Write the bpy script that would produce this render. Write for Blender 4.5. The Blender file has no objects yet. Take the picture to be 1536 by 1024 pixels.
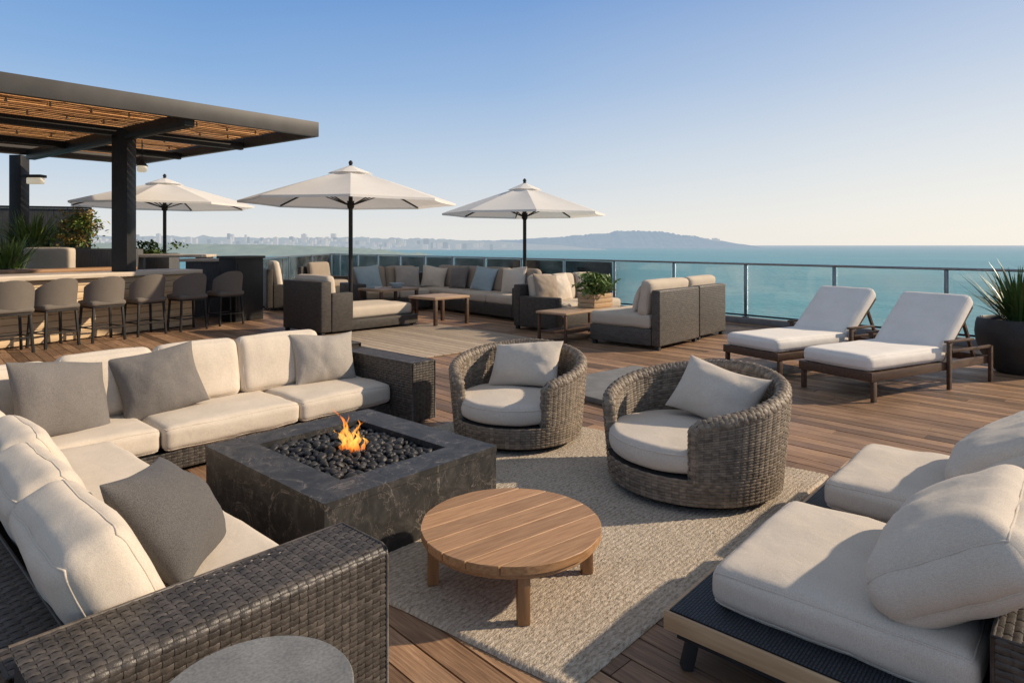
import bpy, bmesh, math, random
from mathutils import Vector, Matrix, noise, Euler
random.seed(11)
SC = bpy.context.scene; COL = SC.collection
PI = math.pi; R = math.radians
H, F, HY, CX = 1.5, 960.0, 368.0, 768.0
def P(px, py, z=0.0):
    Y = (H-z)*F/(py-HY); return Vector(((px-CX)/F*Y, Y, z))
def D(px, Y, z=0.0): return Vector(((px-CX)/F*Y, Y, z))
T = math.atan2(.744, .668)
U = Vector((.668, .744, 0)); V = Vector((.744, -.668, 0))

# ------------------------------------------------------------------ materials
def mat(name):
    m = bpy.data.materials.new(name); m.use_nodes = True
    return m, m.node_tree, m.node_tree.nodes['Principled BSDF']
def nd(nt, t, **k):
    n = nt.nodes.new(t)
    for a, b in k.items():
        if a in n.inputs: n.inputs[a].default_value = b
        else: setattr(n, a, b)
    return n
def coords(nt, scale=(1,1,1), out='Object'):
    tc = nd(nt, 'ShaderNodeTexCoord'); mp = nd(nt, 'ShaderNodeMapping')
    mp.inputs['Scale'].default_value = scale
    nt.links.new(tc.outputs[out], mp.inputs['Vector']); return mp.outputs['Vector']
def nz(nt, vec, scale, detail=4, rough=.55, dist=0):
    n = nd(nt, 'ShaderNodeTexNoise'); n.inputs['Scale'].default_value = scale
    n.inputs['Detail'].default_value = detail; n.inputs['Roughness'].default_value = rough
    n.inputs['Distortion'].default_value = dist
    nt.links.new(vec, n.inputs['Vector']); return n.outputs['Fac']
def ramp(nt, fac, stops):
    n = nd(nt, 'ShaderNodeValToRGB'); e = n.color_ramp.elements
    while len(e) < len(stops): e.new(.5)
    for i, (p, c) in enumerate(stops):
        e[i].position = p; e[i].color = (*c, 1) if len(c) == 3 else c
    nt.links.new(fac, n.inputs['Fac']); return n.outputs['Color']
def mixc(nt, a, b, fac, mode='MULTIPLY'):
    n = nd(nt, 'ShaderNodeMix', data_type='RGBA', blend_type=mode)
    for s, v in ((0, fac), (6, a), (7, b)):
        if hasattr(v, 'links'): nt.links.new(v, n.inputs[s])
        else: n.inputs[s].default_value = v
    return n.outputs[2]
def math_(nt, op, a, b=None):
    n = nd(nt, 'ShaderNodeMath', operation=op)
    for i, v in enumerate((a, b)):
        if v is None: continue
        if hasattr(v, 'links'): nt.links.new(v, n.inputs[i])
        else: n.inputs[i].default_value = v
    return n.outputs[0]
def bump(nt, b, height, strength, dist=.01):
    n = nd(nt, 'ShaderNodeBump'); n.inputs['Strength'].default_value = strength
    n.inputs['Distance'].default_value = dist
    nt.links.new(height, n.inputs['Height']); nt.links.new(n.outputs['Normal'], b.inputs['Normal'])
def rich(name, c1, c2, scale=8, rough=.6, stretch=(1,1,1), bs=.2, bscale=60, metal=0, bd=.005, island=0, spec=.4, fine=0, fscale=200):
    m, nt, b = mat(name)
    v = coords(nt, stretch)
    c = ramp(nt, nz(nt, v, scale, 6), [(.3, c1), (.7, c2)])
    if fine:
        f = ramp(nt, nz(nt, v, fscale, 2), [(.35, (1-fine,)*3), (.65, (1,1,1))])
        c = mixc(nt, c, f, 1.0)
    if island:
        g = nd(nt, 'ShaderNodeNewGeometry')
        k = ramp(nt, g.outputs['Random Per Island'], [(0, (1-island,)*3), (1, (1,1,1))])
        c = mixc(nt, c, k, 1.0)
    nt.links.new(c, b.inputs['Base Color'])
    b.inputs['Roughness'].default_value = rough; b.inputs['Metallic'].default_value = metal
    b.inputs['Specular IOR Level'].default_value = spec
    if bs: bump(nt, b, nz(nt, v, bscale, 3), bs, bd)
    return m
def fabric(name, c, dark=.72, wr=.35):
    m, nt, b = mat(name)
    v = coords(nt)
    f1 = ramp(nt, nz(nt, v, 330, 2), [(.36, tuple(x*dark for x in c)), (.60, c)])
    f3 = ramp(nt, nz(nt, coords(nt, (1,6,1)), 60, 3), [(.35, (.93,.925,.92)), (.65, (1,1,1))])
    f2 = ramp(nt, nz(nt, v, 5, 3), [(.3, (.92,.915,.905)), (.7, (1,1,1))])
    nt.links.new(mixc(nt, mixc(nt, f1, f3, 1.0), f2, 1.0), b.inputs['Base Color'])
    b.inputs['Roughness'].default_value = .95; b.inputs['Specular IOR Level'].default_value = .12
    b.inputs['Sheen Weight'].default_value = .06
    h = math_(nt, 'ADD', math_(nt, 'MULTIPLY', nz(nt, v, 330, 2), .13), nz(nt, v, 8, 3, .5, .8))
    bump(nt, b, h, wr, .012)
    return m
def weave_shader(name, c1, c2, sx=22, sy=44):
    m, nt, b = mat(name)
    tc = nd(nt, 'ShaderNodeTexCoord')
    br = nd(nt, 'ShaderNodeTexBrick'); br.offset = .5
    br.inputs['Scale'].default_value = 1; br.inputs['Brick Width'].default_value = 1/sx
    br.inputs['Row Height'].default_value = 1/sy; br.inputs['Mortar Size'].default_value = .0035
    br.inputs['Mortar Smooth'].default_value = 1
    br.inputs['Color1'].default_value = (*c1, 1); br.inputs['Color2'].default_value = (*c2, 1)
    br.inputs['Mortar'].default_value = (*[x*.18 for x in c1], 1)
    nt.links.new(tc.outputs['UV'], br.inputs['Vector'])
    nt.links.new(br.outputs['Color'], b.inputs['Base Color']); b.inputs['Roughness'].default_value = .55
    inv = math_(nt, 'SUBTRACT', 1.0, br.outputs['Fac'])
    bump(nt, b, inv, .7, .008)
    return m

M = {}
M['cream'] = fabric('cream_fabric', (.70,.615,.51), .86)
M['oat'] = fabric('oatmeal_fabric', (.68,.605,.515), .82)
M['white'] = fabric('white_fabric', (.84,.795,.73), .95, .2)
M['grey'] = fabric('grey_fabric', (.225,.208,.195), .62, .5)
M['dgrey'] = fabric('charcoal_fabric', (.145,.137,.133), .6, .5)
M['lgrey'] = fabric('pale_grey_fabric', (.44,.40,.355), .7, .5)
M['taupe'] = fabric('taupe_fabric', (.36,.295,.23), .8)
M['mcream'] = fabric('beige_fabric', (.60,.515,.41), .88)
M['blue'] = fabric('pale_blue_fabric', (.38,.48,.52), .8)
M['rust'] = fabric('rust_fabric', (.32,.17,.08), .75)
M['stoolfab'] = fabric('stool_sling', (.185,.16,.135), .85, .15)
M['strand'] = rich('dark_wicker_strand', (.043,.036,.030), (.12,.101,.085), 30, .42, bs=.25, bscale=220, island=.45, spec=.5)
M['strand2'] = rich('grey_brown_wicker_strand', (.165,.129,.093), (.36,.287,.215), 26, .55, bs=.25, bscale=220, island=.45)
M['gap'] = rich('wicker_shadow_core', (.02,.017,.014), (.03,.026,.022), 20, .8)
M['wick'] = weave_shader('woven_dark_rattan', (.042,.035,.029), (.075,.063,.051))
M['wick2'] = weave_shader('woven_brown_rattan', (.075,.063,.052), (.115,.097,.079), 18, 36)
M['navy'] = weave_shader('woven_navy_cord', (.018,.024,.034), (.03,.038,.05), 40, 90)
M['metal'] = rich('black_metal', (.018,.0175,.017), (.026,.025,.024), 6, .5, bs=.03, spec=.25)
M['fascia'] = rich('charcoal_painted_steel', (.052,.049,.046), (.072,.068,.064), 3, .5, bs=.03, spec=.3)
M['steel'] = rich('brushed_steel', (.20,.20,.205), (.28,.28,.285), 20, .35, metal=.85, bs=.03)
M['wood_d'] = rich('dark_wood', (.055,.03,.018), (.11,.06,.036), 6, .5, (1,6,6), .15, 40)
M['teak'] = rich('teak_wood', (.34,.175,.075), (.53,.305,.15), 5, .48, (1.2,16,16), .15, 30, island=.25)
M['teakleg'] = rich('teak_leg', (.24,.12,.052), (.36,.195,.09), 5, .5, (6,6,1), .15, 30)
M['tanwood'] = rich('tan_wood', (.34,.22,.13), (.48,.33,.21), 5, .5, (1.2,14,14), .1, 30, island=.2)
M['pine'] = rich('pale_wood', (.40,.255,.135), (.54,.37,.215), 4, .5, (14,1,14), .08, 40)
M['slat'] = rich('brown_roof_slats', (.52,.24,.085), (.82,.45,.18), 3, .6, (2,14,14), .2, 30, island=.45)
M['barwood'] = rich('tan_slats', (.60,.42,.24), (.74,.55,.34), 4, .6, (1,12,12), .1, 40, island=.15)
M['bartop'] = rich('pale_counter', (.48,.39,.29), (.62,.52,.41), 4, .4, (1,8,8), .05, 40)
M['bark'] = rich('bark', (.06,.04,.03), (.13,.09,.06), 10, .9, bs=.5)
M['leaf'] = rich('leaf_green', (.04,.08,.018), (.12,.18,.045), 9, .5, bs=0, island=.4)
M['leaf2'] = rich('leaf_bright', (.085,.15,.025), (.2,.28,.07), 9, .5, bs=0, island=.4)
M['leaf3'] = rich('leaf_ochre', (.20,.135,.03), (.36,.25,.07), 9, .6, bs=0, island=.4)
M['blade'] = rich('blade_green', (.03,.075,.022), (.085,.16,.045), 6, .4, bs=0, island=.4)
M['pot'] = rich('black_pot', (.022,.022,.023), (.038,.038,.038), 8, .55, bs=.1, bscale=90)
M['soil'] = rich('soil', (.03,.02,.014), (.06,.045,.03), 30, .9, bs=.6)
M['concrete'] = rich('grey_stone_slab', (.17,.167,.16), (.25,.245,.235), 7, .7, bs=.15, bscale=90, fine=.2)
M['stonetop'] = rich('round_stone_top', (.15,.15,.143), (.26,.258,.247), 7, .5, bs=.12, bscale=40, fine=.3, fscale=120)
M['curb'] = rich('kerb', (.16,.155,.15), (.22,.215,.21), 6, .8, bs=.1)
M['black'] = rich('matte_black', (.015,.015,.015), (.025,.025,.025), 6, .7)
M['pebble'] = rich('black_pebble', (.012,.012,.012), (.048,.045,.043), 14, .46, bs=.15, spec=.4)
M['fence'] = rich('dark_grey_boards', (.06,.06,.06), (.10,.10,.10), 4, .7, (8,8,1), .1)
M['mat'] = rich('pale_boardwalk', (.33,.255,.18), (.49,.395,.295), 4, .7, (1.5,18,18), .2, 40, island=.3)

def deck_mat():
    m, nt, b = mat('weathered_deck_boards')
    v = coords(nt, (1.2, 22, 22))
    v2 = coords(nt)
    g = nd(nt, 'ShaderNodeNewGeometry'); rnd = g.outputs['Random Per Island']
    grain = ramp(nt, nz(nt, v, 3.5, 8, .65, .4), [(.28, (.165,.098,.058)), (.55, (.37,.23,.138)), (.75, (.56,.385,.25))])
    tone = ramp(nt, rnd, [(0, (.42,.40,.38)), (.35, (.74,.70,.67)), (.7, (.97,.925,.885)), (1, (1.2,1.17,1.12))])
    c = mixc(nt, grain, tone, 1.0)
    blot = ramp(nt, nz(nt, v2, 1.3, 5), [(.35, (.74,.75,.76)), (.65, (1.06,1.05,1.03))])
    c = mixc(nt, c, blot, 1.0)
    nt.links.new(c, b.inputs['Base Color'])
    rr = ramp(nt, nz(nt, v2, 3, 4), [(.3, (.40,)*3), (.7, (.68,)*3)])
    nt.links.new(rr, b.inputs['Roughness']); b.inputs['Specular IOR Level'].default_value = .4
    bump(nt, b, nz(nt, v, 7, 6), .35, .006); return m
M['deck'] = deck_mat()
def slate():
    m, nt, b = mat('dark_slate')
    v = coords(nt)
    base = ramp(nt, nz(nt, v, 7, 10, .72, 1.2), [(.34, (.020,.0195,.019)), (.5, (.036,.0345,.033)), (.68, (.075,.071,.066))])
    n1 = nz(nt, v, 1.9, 6, .62, 1.6)
    ve = math_(nt, 'ABSOLUTE', math_(nt, 'SUBTRACT', n1, .5))
    vein = ramp(nt, ve, [(0, (1,1,1)), (.003, (.4,.4,.4)), (.009, (0,0,0))])
    msk = ramp(nt, nz(nt, v, 4, 3), [(.40, (.05,)*3), (.60, (.75,)*3)])
    f = mixc(nt, vein, msk, 1.0)
    n2 = nz(nt, coords(nt, (1.3,.9,1)), 3.6, 5, .6, 2.0)
    v2 = ramp(nt, math_(nt, 'ABSOLUTE', math_(nt, 'SUBTRACT', n2, .56)), [(0, (.4,)*3), (.006, (0,0,0))])
    f = mixc(nt, f, v2, 1.0, 'ADD')
    c = mixc(nt, base, (.34,.29,.24,1), f, 'MIX')
    nt.links.new(c, b.inputs['Base Color']); b.inputs['Roughness'].default_value = .48
    b.inputs['Specular IOR Level'].default_value = .35
    bump(nt, b, nz(nt, v, 40, 6), .15, .004); return m
M['slate'] = slate()
def rugmat():
    m, nt, b = mat('flecked_woven_rug')
    v = coords(nt, (1, 2.4, 1))
    f = ramp(nt, nz(nt, v, 44, 5, .72), [(.3, (.19,.152,.112)), (.46, (.51,.43,.335)), (.7, (.76,.665,.545))])
    f2 = ramp(nt, nz(nt, coords(nt), 2.2, 3), [(.3, (.84,.84,.84)), (.7, (1,1,1))])
    sx = nd(nt, 'ShaderNodeSeparateXYZ'); nt.links.new(coords(nt), sx.inputs[0])
    w = math_(nt, 'SINE', math_(nt, 'MULTIPLY', sx.outputs['Y'], 2*PI/.026))
    rib = ramp(nt, math_(nt, 'ADD', math_(nt, 'MULTIPLY', w, .5), .5), [(0, (.84,.83,.82)), (.6, (1,1,1))])
    nt.links.new(mixc(nt, mixc(nt, f, rib, 1.0), f2, 1.0), b.inputs['Base Color']); b.inputs['Roughness'].default_value = 1
    b.inputs['Specular IOR Level'].default_value = .1
    bump(nt, b, nz(nt, v, 70, 4), .8, .010); return m
M['rug'] = rugmat()
def seamat():
    m, nt, b = mat('sea_water')
    v = coords(nt, (1, 1, 1))
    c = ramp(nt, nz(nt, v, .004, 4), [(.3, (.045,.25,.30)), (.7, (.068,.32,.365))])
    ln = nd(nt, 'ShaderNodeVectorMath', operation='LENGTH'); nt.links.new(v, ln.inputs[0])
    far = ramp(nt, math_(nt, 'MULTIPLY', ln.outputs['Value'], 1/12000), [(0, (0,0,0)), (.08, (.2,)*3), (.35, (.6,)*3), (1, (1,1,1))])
    c = mixc(nt, c, (.36,.46,.53,1), far, 'MIX')  # aerial haze painted into the water colour, paler with distance
    nt.links.new(c, b.inputs['Base Color']); b.inputs['Roughness'].default_value = .36
    b.inputs['IOR'].default_value = 1.33; b.inputs['Specular IOR Level'].default_value = .35
    h = math_(nt, 'ADD', nz(nt, v, .22, 5, .6), math_(nt, 'MULTIPLY', nz(nt, coords(nt, (.4,1,1)), .04, 3), 2.5))
    bump(nt, b, h, .9, 1.6); return m
M['sea'] = seamat()
def glass():
    m, nt, b = mat('clear_glass'); nt.nodes.remove(b)
    o = nt.nodes['Material Output']
    tr = nd(nt, 'ShaderNodeBsdfTransparent'); tr.inputs['Color'].default_value = (.95,.99,.985,1)
    gl = nd(nt, 'ShaderNodeBsdfGlossy'); gl.inputs['Roughness'].default_value = .02
    fr = nd(nt, 'ShaderNodeFresnel'); fr.inputs['IOR'].default_value = 1.5
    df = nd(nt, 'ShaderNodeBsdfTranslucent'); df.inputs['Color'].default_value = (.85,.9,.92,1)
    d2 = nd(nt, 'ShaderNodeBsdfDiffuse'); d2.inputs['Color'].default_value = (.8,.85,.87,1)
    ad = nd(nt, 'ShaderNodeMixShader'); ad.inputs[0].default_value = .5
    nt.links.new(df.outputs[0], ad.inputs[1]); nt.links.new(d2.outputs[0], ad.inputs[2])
    pale_refl = ramp(nt, nz(nt, coords(nt, (1,1,2.5)), .8, 3), [(.42, (.04,)*3), (.70, (.20,)*3)])  # whitish patches imitate pale reflections, painted in as diffuse colour
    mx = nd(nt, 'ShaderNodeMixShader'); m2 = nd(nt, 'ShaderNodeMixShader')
    nt.links.new(pale_refl, m2.inputs[0]); nt.links.new(tr.outputs[0], m2.inputs[1]); nt.links.new(ad.outputs[0], m2.inputs[2])
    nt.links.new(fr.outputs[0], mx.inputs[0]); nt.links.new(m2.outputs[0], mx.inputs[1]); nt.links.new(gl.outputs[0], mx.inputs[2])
    nt.links.new(mx.outputs[0], o.inputs['Surface']); return m
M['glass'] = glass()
def canopy():
    m, nt, b = mat('parasol_canvas'); nt.nodes.remove(b); o = nt.nodes['Material Output']
    v = coords(nt)
    c = ramp(nt, nz(nt, v, 2.5, 4), [(.3, (.875,.85,.81)), (.7, (.92,.90,.865))])
    d = nd(nt, 'ShaderNodeBsdfDiffuse'); t = nd(nt, 'ShaderNodeBsdfTranslucent')
    nt.links.new(c, d.inputs['Color']); nt.links.new(c, t.inputs['Color'])
    mx = nd(nt, 'ShaderNodeMixShader'); mx.inputs[0].default_value = .3
    nt.links.new(d.outputs[0], mx.inputs[1]); nt.links.new(t.outputs[0], mx.inputs[2])
    nt.links.new(mx.outputs[0], o.inputs['Surface']); return m
M['canvas'] = canopy()
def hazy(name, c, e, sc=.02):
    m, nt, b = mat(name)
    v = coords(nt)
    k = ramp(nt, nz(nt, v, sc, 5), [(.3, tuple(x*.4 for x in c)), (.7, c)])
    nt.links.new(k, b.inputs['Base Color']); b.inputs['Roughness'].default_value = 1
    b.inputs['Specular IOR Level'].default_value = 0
    b.inputs['Emission Color'].default_value = (*e, 1); b.inputs['Emission Strength'].default_value = 1  # even glow stands in for aerial haze over distant land and buildings
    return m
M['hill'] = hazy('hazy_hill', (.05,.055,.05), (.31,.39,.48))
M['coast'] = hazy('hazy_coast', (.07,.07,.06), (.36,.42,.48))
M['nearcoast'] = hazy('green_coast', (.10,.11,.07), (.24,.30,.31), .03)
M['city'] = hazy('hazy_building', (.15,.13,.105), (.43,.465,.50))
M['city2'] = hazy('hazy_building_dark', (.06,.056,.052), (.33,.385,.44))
def flame():
    m, nt, b = mat('flame'); nt.nodes.remove(b); o = nt.nodes['Material Output']
    tc = nd(nt, 'ShaderNodeTexCoord'); sx = nd(nt, 'ShaderNodeSeparateXYZ')
    nt.links.new(tc.outputs['Object'], sx.inputs[0])
    z = math_(nt, 'MULTIPLY', sx.outputs['Z'], 4.2)
    col = ramp(nt, z, [(0, (1,.20,.02)), (.3, (1,.48,.09)), (.65, (1,.30,.03)), (1, (.95,.14,.01))])
    em = nd(nt, 'ShaderNodeEmission'); em.inputs['Strength'].default_value = 2.0
    nt.links.new(col, em.inputs['Color'])
    tr = nd(nt, 'ShaderNodeBsdfTransparent')
    n = nz(nt, coords(nt, (1,1,.3)), 46, 4, .6, .8)
    a = ramp(nt, n, [(.42, (.0,)*3), (.62, (.6,)*3)])
    zf = ramp(nt, z, [(0, (.3,)*3), (.25, (1,1,1)), (.7, (.85,)*3), (1, (.3,)*3)])
    a = mixc(nt, a, zf, 1.0)
    mx = nd(nt, 'ShaderNodeMixShader')
    nt.links.new(a, mx.inputs[0]); nt.links.new(tr.outputs[0], mx.inputs[1]); nt.links.new(em.outputs[0], mx.inputs[2])
    nt.links.new(mx.outputs[0], o.inputs['Surface']); return m
M['flame'] = flame()
def lampmat():
    m, nt, b = mat('lamp_glass'); b.inputs['Base Color'].default_value = (.8,.77,.7,1)
    b.inputs['Emission Color'].default_value = (1,.85,.6,1); b.inputs['Emission Strength'].default_value = .35; return m
M['lamp'] = lampmat()
M['bulb'] = rich('unlit_bulb', (.25,.2,.14), (.3,.25,.18), 8, .2, bs=0)

# ------------------------------------------------------------------ mesh helpers
def merge(bm, t, Mx=None):
    if Mx is not None: bmesh.ops.transform(t, matrix=Mx, verts=t.verts)
    me = bpy.data.meshes.new('tmp'); t.to_mesh(me); t.free(); bm.from_mesh(me); bpy.data.meshes.remove(me)
def box(bm, c, s, bev=0.0, Mr=None, seg=2):
    t = bmesh.new(); bmesh.ops.create_cube(t, size=1); bmesh.ops.scale(t, vec=s, verts=t.verts)
    if bev > 0: bmesh.ops.bevel(t, geom=t.edges[:], offset=bev, segments=seg, affect='EDGES', profile=.5)
    Mx = Matrix.Translation(Vector(c))
    if Mr is not None: Mx = Mx @ Mr.to_4x4()
    merge(bm, t, Mx)
def sp(bm, x0, x1, y0, y1, z0, z1, bev=0.0, seg=2):
    box(bm, ((x0+x1)/2, (y0+y1)/2, (z0+z1)/2), (abs(x1-x0), abs(y1-y0), abs(z1-z0)), bev, None, seg)
def bar(bm, p0, p1, w, h, bev=0.0):
    p0, p1 = Vector(p0), Vector(p1); d = p1-p0
    x = d.normalized(); up = Vector((0,0,1))
    if abs(x.z) > .99: up = Vector((0,1,0))
    y = up.cross(x).normalized(); z = x.cross(y)
    box(bm, (p0+p1)/2, (d.length, w, h), bev, Matrix((x, y, z)).transposed())
def tube(bm, pts, r, n=8, closed=False):
    pts = [Vector(p) for p in pts]; rings = []; N = len(pts)
    rr = r if isinstance(r, (list, tuple)) else [r]*N
    ref = None
    for i, p in enumerate(pts):
        if closed: d = pts[(i+1) % N]-pts[i-1]
        else: d = pts[min(i+1, N-1)]-pts[max(i-1, 0)]
        d.normalize()
        if ref is None: ref = Vector((0,0,1)) if abs(d.z) < .9 else Vector((1,0,0))
        s = d.cross(ref).normalized(); ref = s.cross(d)
        rings.append([bm.verts.new(p+rr[i]*(math.cos(2*PI*k/n)*s+math.sin(2*PI*k/n)*ref)) for k in range(n)])
    for i in range(N if closed else N-1):
        a, b = rings[i], rings[(i+1) % N]
        for k in range(n): bm.faces.new((a[k], a[(k+1) % n], b[(k+1) % n], b[k]))
    if not closed:
        bm.faces.new(rings[0]); bm.faces.new(rings[-1][::-1])
def lathe(bm, prof, n=32, c=(0,0,0)):
    rings = []
    for r, z in prof:
        if r < 1e-5: rings.append([bm.verts.new((c[0], c[1], c[2]+z))])
        else: rings.append([bm.verts.new((c[0]+r*math.cos(2*PI*k/n), c[1]+r*math.sin(2*PI*k/n), c[2]+z)) for k in range(n)])
    for a, b in zip(rings, rings[1:]):
        for k in range(n):
            q = (k+1) % n
            if len(a) == 1 and len(b) == 1: continue
            if len(a) == 1: bm.faces.new((a[0], b[q], b[k]))
            elif len(b) == 1: bm.faces.new((a[k], a[q], b[0]))
            else: bm.faces.new((a[k], a[q], b[q], b[k]))
def cush_fn(w, d, h, r, puff, seed, wr, bulge):
    hv = Vector((w/2, d/2, h/2)); r = min(r, h/2*.96)
    off = Vector((seed*3.1, seed*7.7, seed*1.3))
    def f(c):
        q = Vector((c[0]*hv.x, c[1]*hv.y, c[2]*hv.z))
        inn = Vector([max(-(hv[i]-r), min(hv[i]-r, q[i])) for i in range(3)])
        dd = q-inn
        if dd.length > 1e-6: q = inn+dd.normalized()*r
        x, y, z = c
        q.z += puff*z*max(0, (1-x*x)*(1-y*y))**.5
        q.x += bulge*x*(1-y*y)*(1-z*z); q.y += bulge*y*(1-x*x)*(1-z*z)
        k = noise.noise(q*5+off)*wr+noise.noise(q*13+off)*wr*.4
        q.z += k*z; q.x += .5*k*x; q.y += .5*k*y
        return q
    return f
def cushion(bm, w, d, h, Mx=None, r=.06, puff=.03, n=14, seed=0, wr=.006, bulge=.012):
    t = bmesh.new(); bmesh.ops.create_cube(t, size=2)
    bmesh.ops.subdivide_edges(t, edges=t.edges[:], cuts=n, use_grid_fill=True)
    f = cush_fn(w, d, h, r, puff, seed, wr, bulge)
    for v in t.verts: v.co = f([math.sin(x*PI/2) for x in v.co])
    merge(bm, t, Mx)
def seam(bm, w, d, h, Mx=None, r=.06, puff=.03, seed=0, wr=.006, bulge=.012, both=True, rad=.0042):
    f = cush_fn(w, d, h, r, puff, seed, wr, bulge)
    for s in ((1,-1) if both else (1,)):
        pts = []; N = 14
        def e(t): return math.sin((2*t-1)*PI/2*.985)
        for i in range(N): pts.append((e(i/N), -1, s))
        for i in range(N): pts.append((1, e(i/N), s))
        for i in range(N): pts.append((-e(i/N), 1, s))
        for i in range(N): pts.append((-1, -e(i/N), s))
        q = [f(p) for p in pts]
        if Mx is not None: q = [Mx @ p for p in q]
        tube(bm, q, rad, 6, True)
UPM = lambda h: Matrix.Translation((0,0,h/2)) @ Matrix.Rotation(PI/2, 4, 'X')
def upcush(bm, w, h, th, puff=.035, r=.075, n=16, seed=0, wr=.008):
    cushion(bm, w, h, th, UPM(h), r, puff, n, seed, wr, .008)
def pillow_bm(s, hgt, t, seed=0, n=30):
    bm = bmesh.new(); off = Vector((seed*5.3, seed*2.1, seed)); rnd = random.Random(seed)
    folds = [(rnd.uniform(0, PI), rnd.uniform(-.12, .12), rnd.uniform(.004,.009)) for _ in range(4)]
    for sg in (-1, 1):
        g = []
        for i in range(n+1):
            row = []
            for j in range(n+1):
                x = math.sin((2*i/n-1)*PI/2); y = math.sin((2*j/n-1)*PI/2)
                e = max(0, (1-x**2)*(1-y**2))
                th = t/2*(.55*e**.40+.45*e**.8)
                X = s/2*x*(1-.085*(1-y*y)); Z = hgt/2*y*(1-.085*(1-x*x))
                q = Vector((X, sg*th, Z))
                k = noise.noise(q*7+off)*.012+noise.noise(q*16+off)*.007
                for a, o_, am in folds:   # soft creases running in from the corners
                    dd = X*math.cos(a)+Z*math.sin(a)-o_; k -= am*1.6*math.exp(-(dd/.018)**2)*(.4+.6*abs(x*y))
                q.y += k*sg*min(1, e*4); q.z += noise.noise(q*3+off*2)*.024; q.x += noise.noise(q*3-off*2)*.016
                row.append(bm.verts.new(q))
            g.append(row)
        for i in range(n):
            for j in range(n):
                f = (g[i][j], g[i+1][j], g[i+1][j+1], g[i][j+1])
                bm.faces.new(f if sg < 0 else f[::-1])
    bmesh.ops.remove_doubles(bm, verts=bm.verts, dist=.0006)
    bmesh.ops.translate(bm, vec=(0,0,hgt/2*.97), verts=bm.verts)
    return bm
def weave(bm, Pf, nu, nv, amp=.005, wu=.94, wv=.8, closed=False):
    na = nu*2
    def put(a, b, h):
        p, n = Pf(a, b); return bm.verts.new(p+n*h)
    for j in range(nv):
        sgn = 1 if j % 2 == 0 else -1; prev = None; first = None
        for k in range(na+(0 if closed else 1)):
            a = k/2; h = amp*math.cos(PI*(a-.5))*sgn
            row = [put(a, j+.5-wu/2, h-amp*.55), put(a, j+.5, h+amp*.35), put(a, j+.5+wu/2, h-amp*.55)]
            if prev:
                for q in (0, 1): bm.faces.new((prev[q], row[q], row[q+1], prev[q+1]))
            else: first = row
            prev = row
        if closed:
            for q in (0, 1): bm.faces.new((prev[q], first[q], first[q+1], prev[q+1]))
    for i in range(nu):
        sgn = -1 if i % 2 == 0 else 1; prev = None
        for k in range(nv*2+1):
            b = k/2; h = amp*math.cos(PI*(b-.5))*sgn
            row = [put(i+.5-wv/2, b, h-amp*.3), put(i+.5+wv/2, b, h-amp*.3)]
            if prev: bm.faces.new((prev[0], row[0], row[1], prev[1]))
            prev = row
def weave_rect(bm, o, u, v, cu=.05, cv=.028, amp=.005):
    o, u, v = Vector(o), Vector(u), Vector(v)
    nu = max(2, round(u.length/cu)); nv = max(2, round(v.length/cv)); n = u.cross(v).normalized()
    weave(bm, lambda a, b: (o+u*(a/nu)+v*(b/nv), n), nu, nv, amp)
def weave_over(bm, x0, x1, y0, y1, z0, z1, cu, cv, amp, rr=.03):
    # one continuous woven skin: near face, rounded over the edge, across the top
    hgt = z1-z0-rr; arc = rr*PI/2; top = (y1-y0)-rr; tot = hgt+arc+top
    nu = max(2, round((x1-x0)/cu)); nv = max(2, round(tot/cv))
    def Pf(a, b):
        x = x0+(x1-x0)*a/nu; s = tot*b/nv
        if s < hgt: return Vector((x,y0,z0+s)), Vector((0,-1,0))
        if s < hgt+arc:
            t = (s-hgt)/rr; return Vector((x, y0+rr-rr*math.cos(t), z1-rr+rr*math.sin(t))), Vector((0,-math.cos(t),math.sin(t)))
        return Vector((x, y0+rr+(s-hgt-arc), z1)), Vector((0,0,1))
    weave(bm, Pf, nu, nv, amp)
def weave_box(bm, x0, x1, y0, y1, z0, z1, faces='xXyYZ', cu=.05, cv=.028, amp=.005):
    X, Y, Z = (x1-x0, 0, 0), (0, y1-y0, 0), (0, 0, z1-z0)
    if 'x' in faces: weave_rect(bm, (x0,y1,z0), (0,y0-y1,0), Z, cu, cv, amp)
    if 'X' in faces: weave_rect(bm, (x1,y0,z0), Y, Z, cu, cv, amp)
    if 'R' in faces: weave_over(bm, x0, x1, y0, y1, z0, z1, cu, cv, amp)
    if 'y' in faces: weave_rect(bm, (x0,y0,z0), X, Z, cu, cv, amp)
    if 'Y' in faces: weave_rect(bm, (x1,y1,z0), (x0-x1,0,0), Z, cu, cv, amp)
    if 'Z' in faces: weave_rect(bm, (x0,y0,z1), X, Y, cu, cv, amp)
    r = .006
    if 'Z' in faces:
        tube(bm, [(x0,y0,z1),(x1,y0,z1),(x1,y1,z1),(x0,y1,z1)], r, 6, True)
    if 'R' in faces:
        tube(bm, [(x1,y0,z0),(x1,y0,z1-.03),(x1,y0+.009,z1-.009),(x1,y0+.03,z1),(x1,y1,z1),(x0,y1,z1)], r, 6)
    for cx_, cy_ in ((x0,y0),(x1,y0),(x1,y1),(x0,y1)):
        if 'R' in faces: continue
        tube(bm, [(cx_,cy_,z0),(cx_,cy_,z1)], r, 6)

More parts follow.
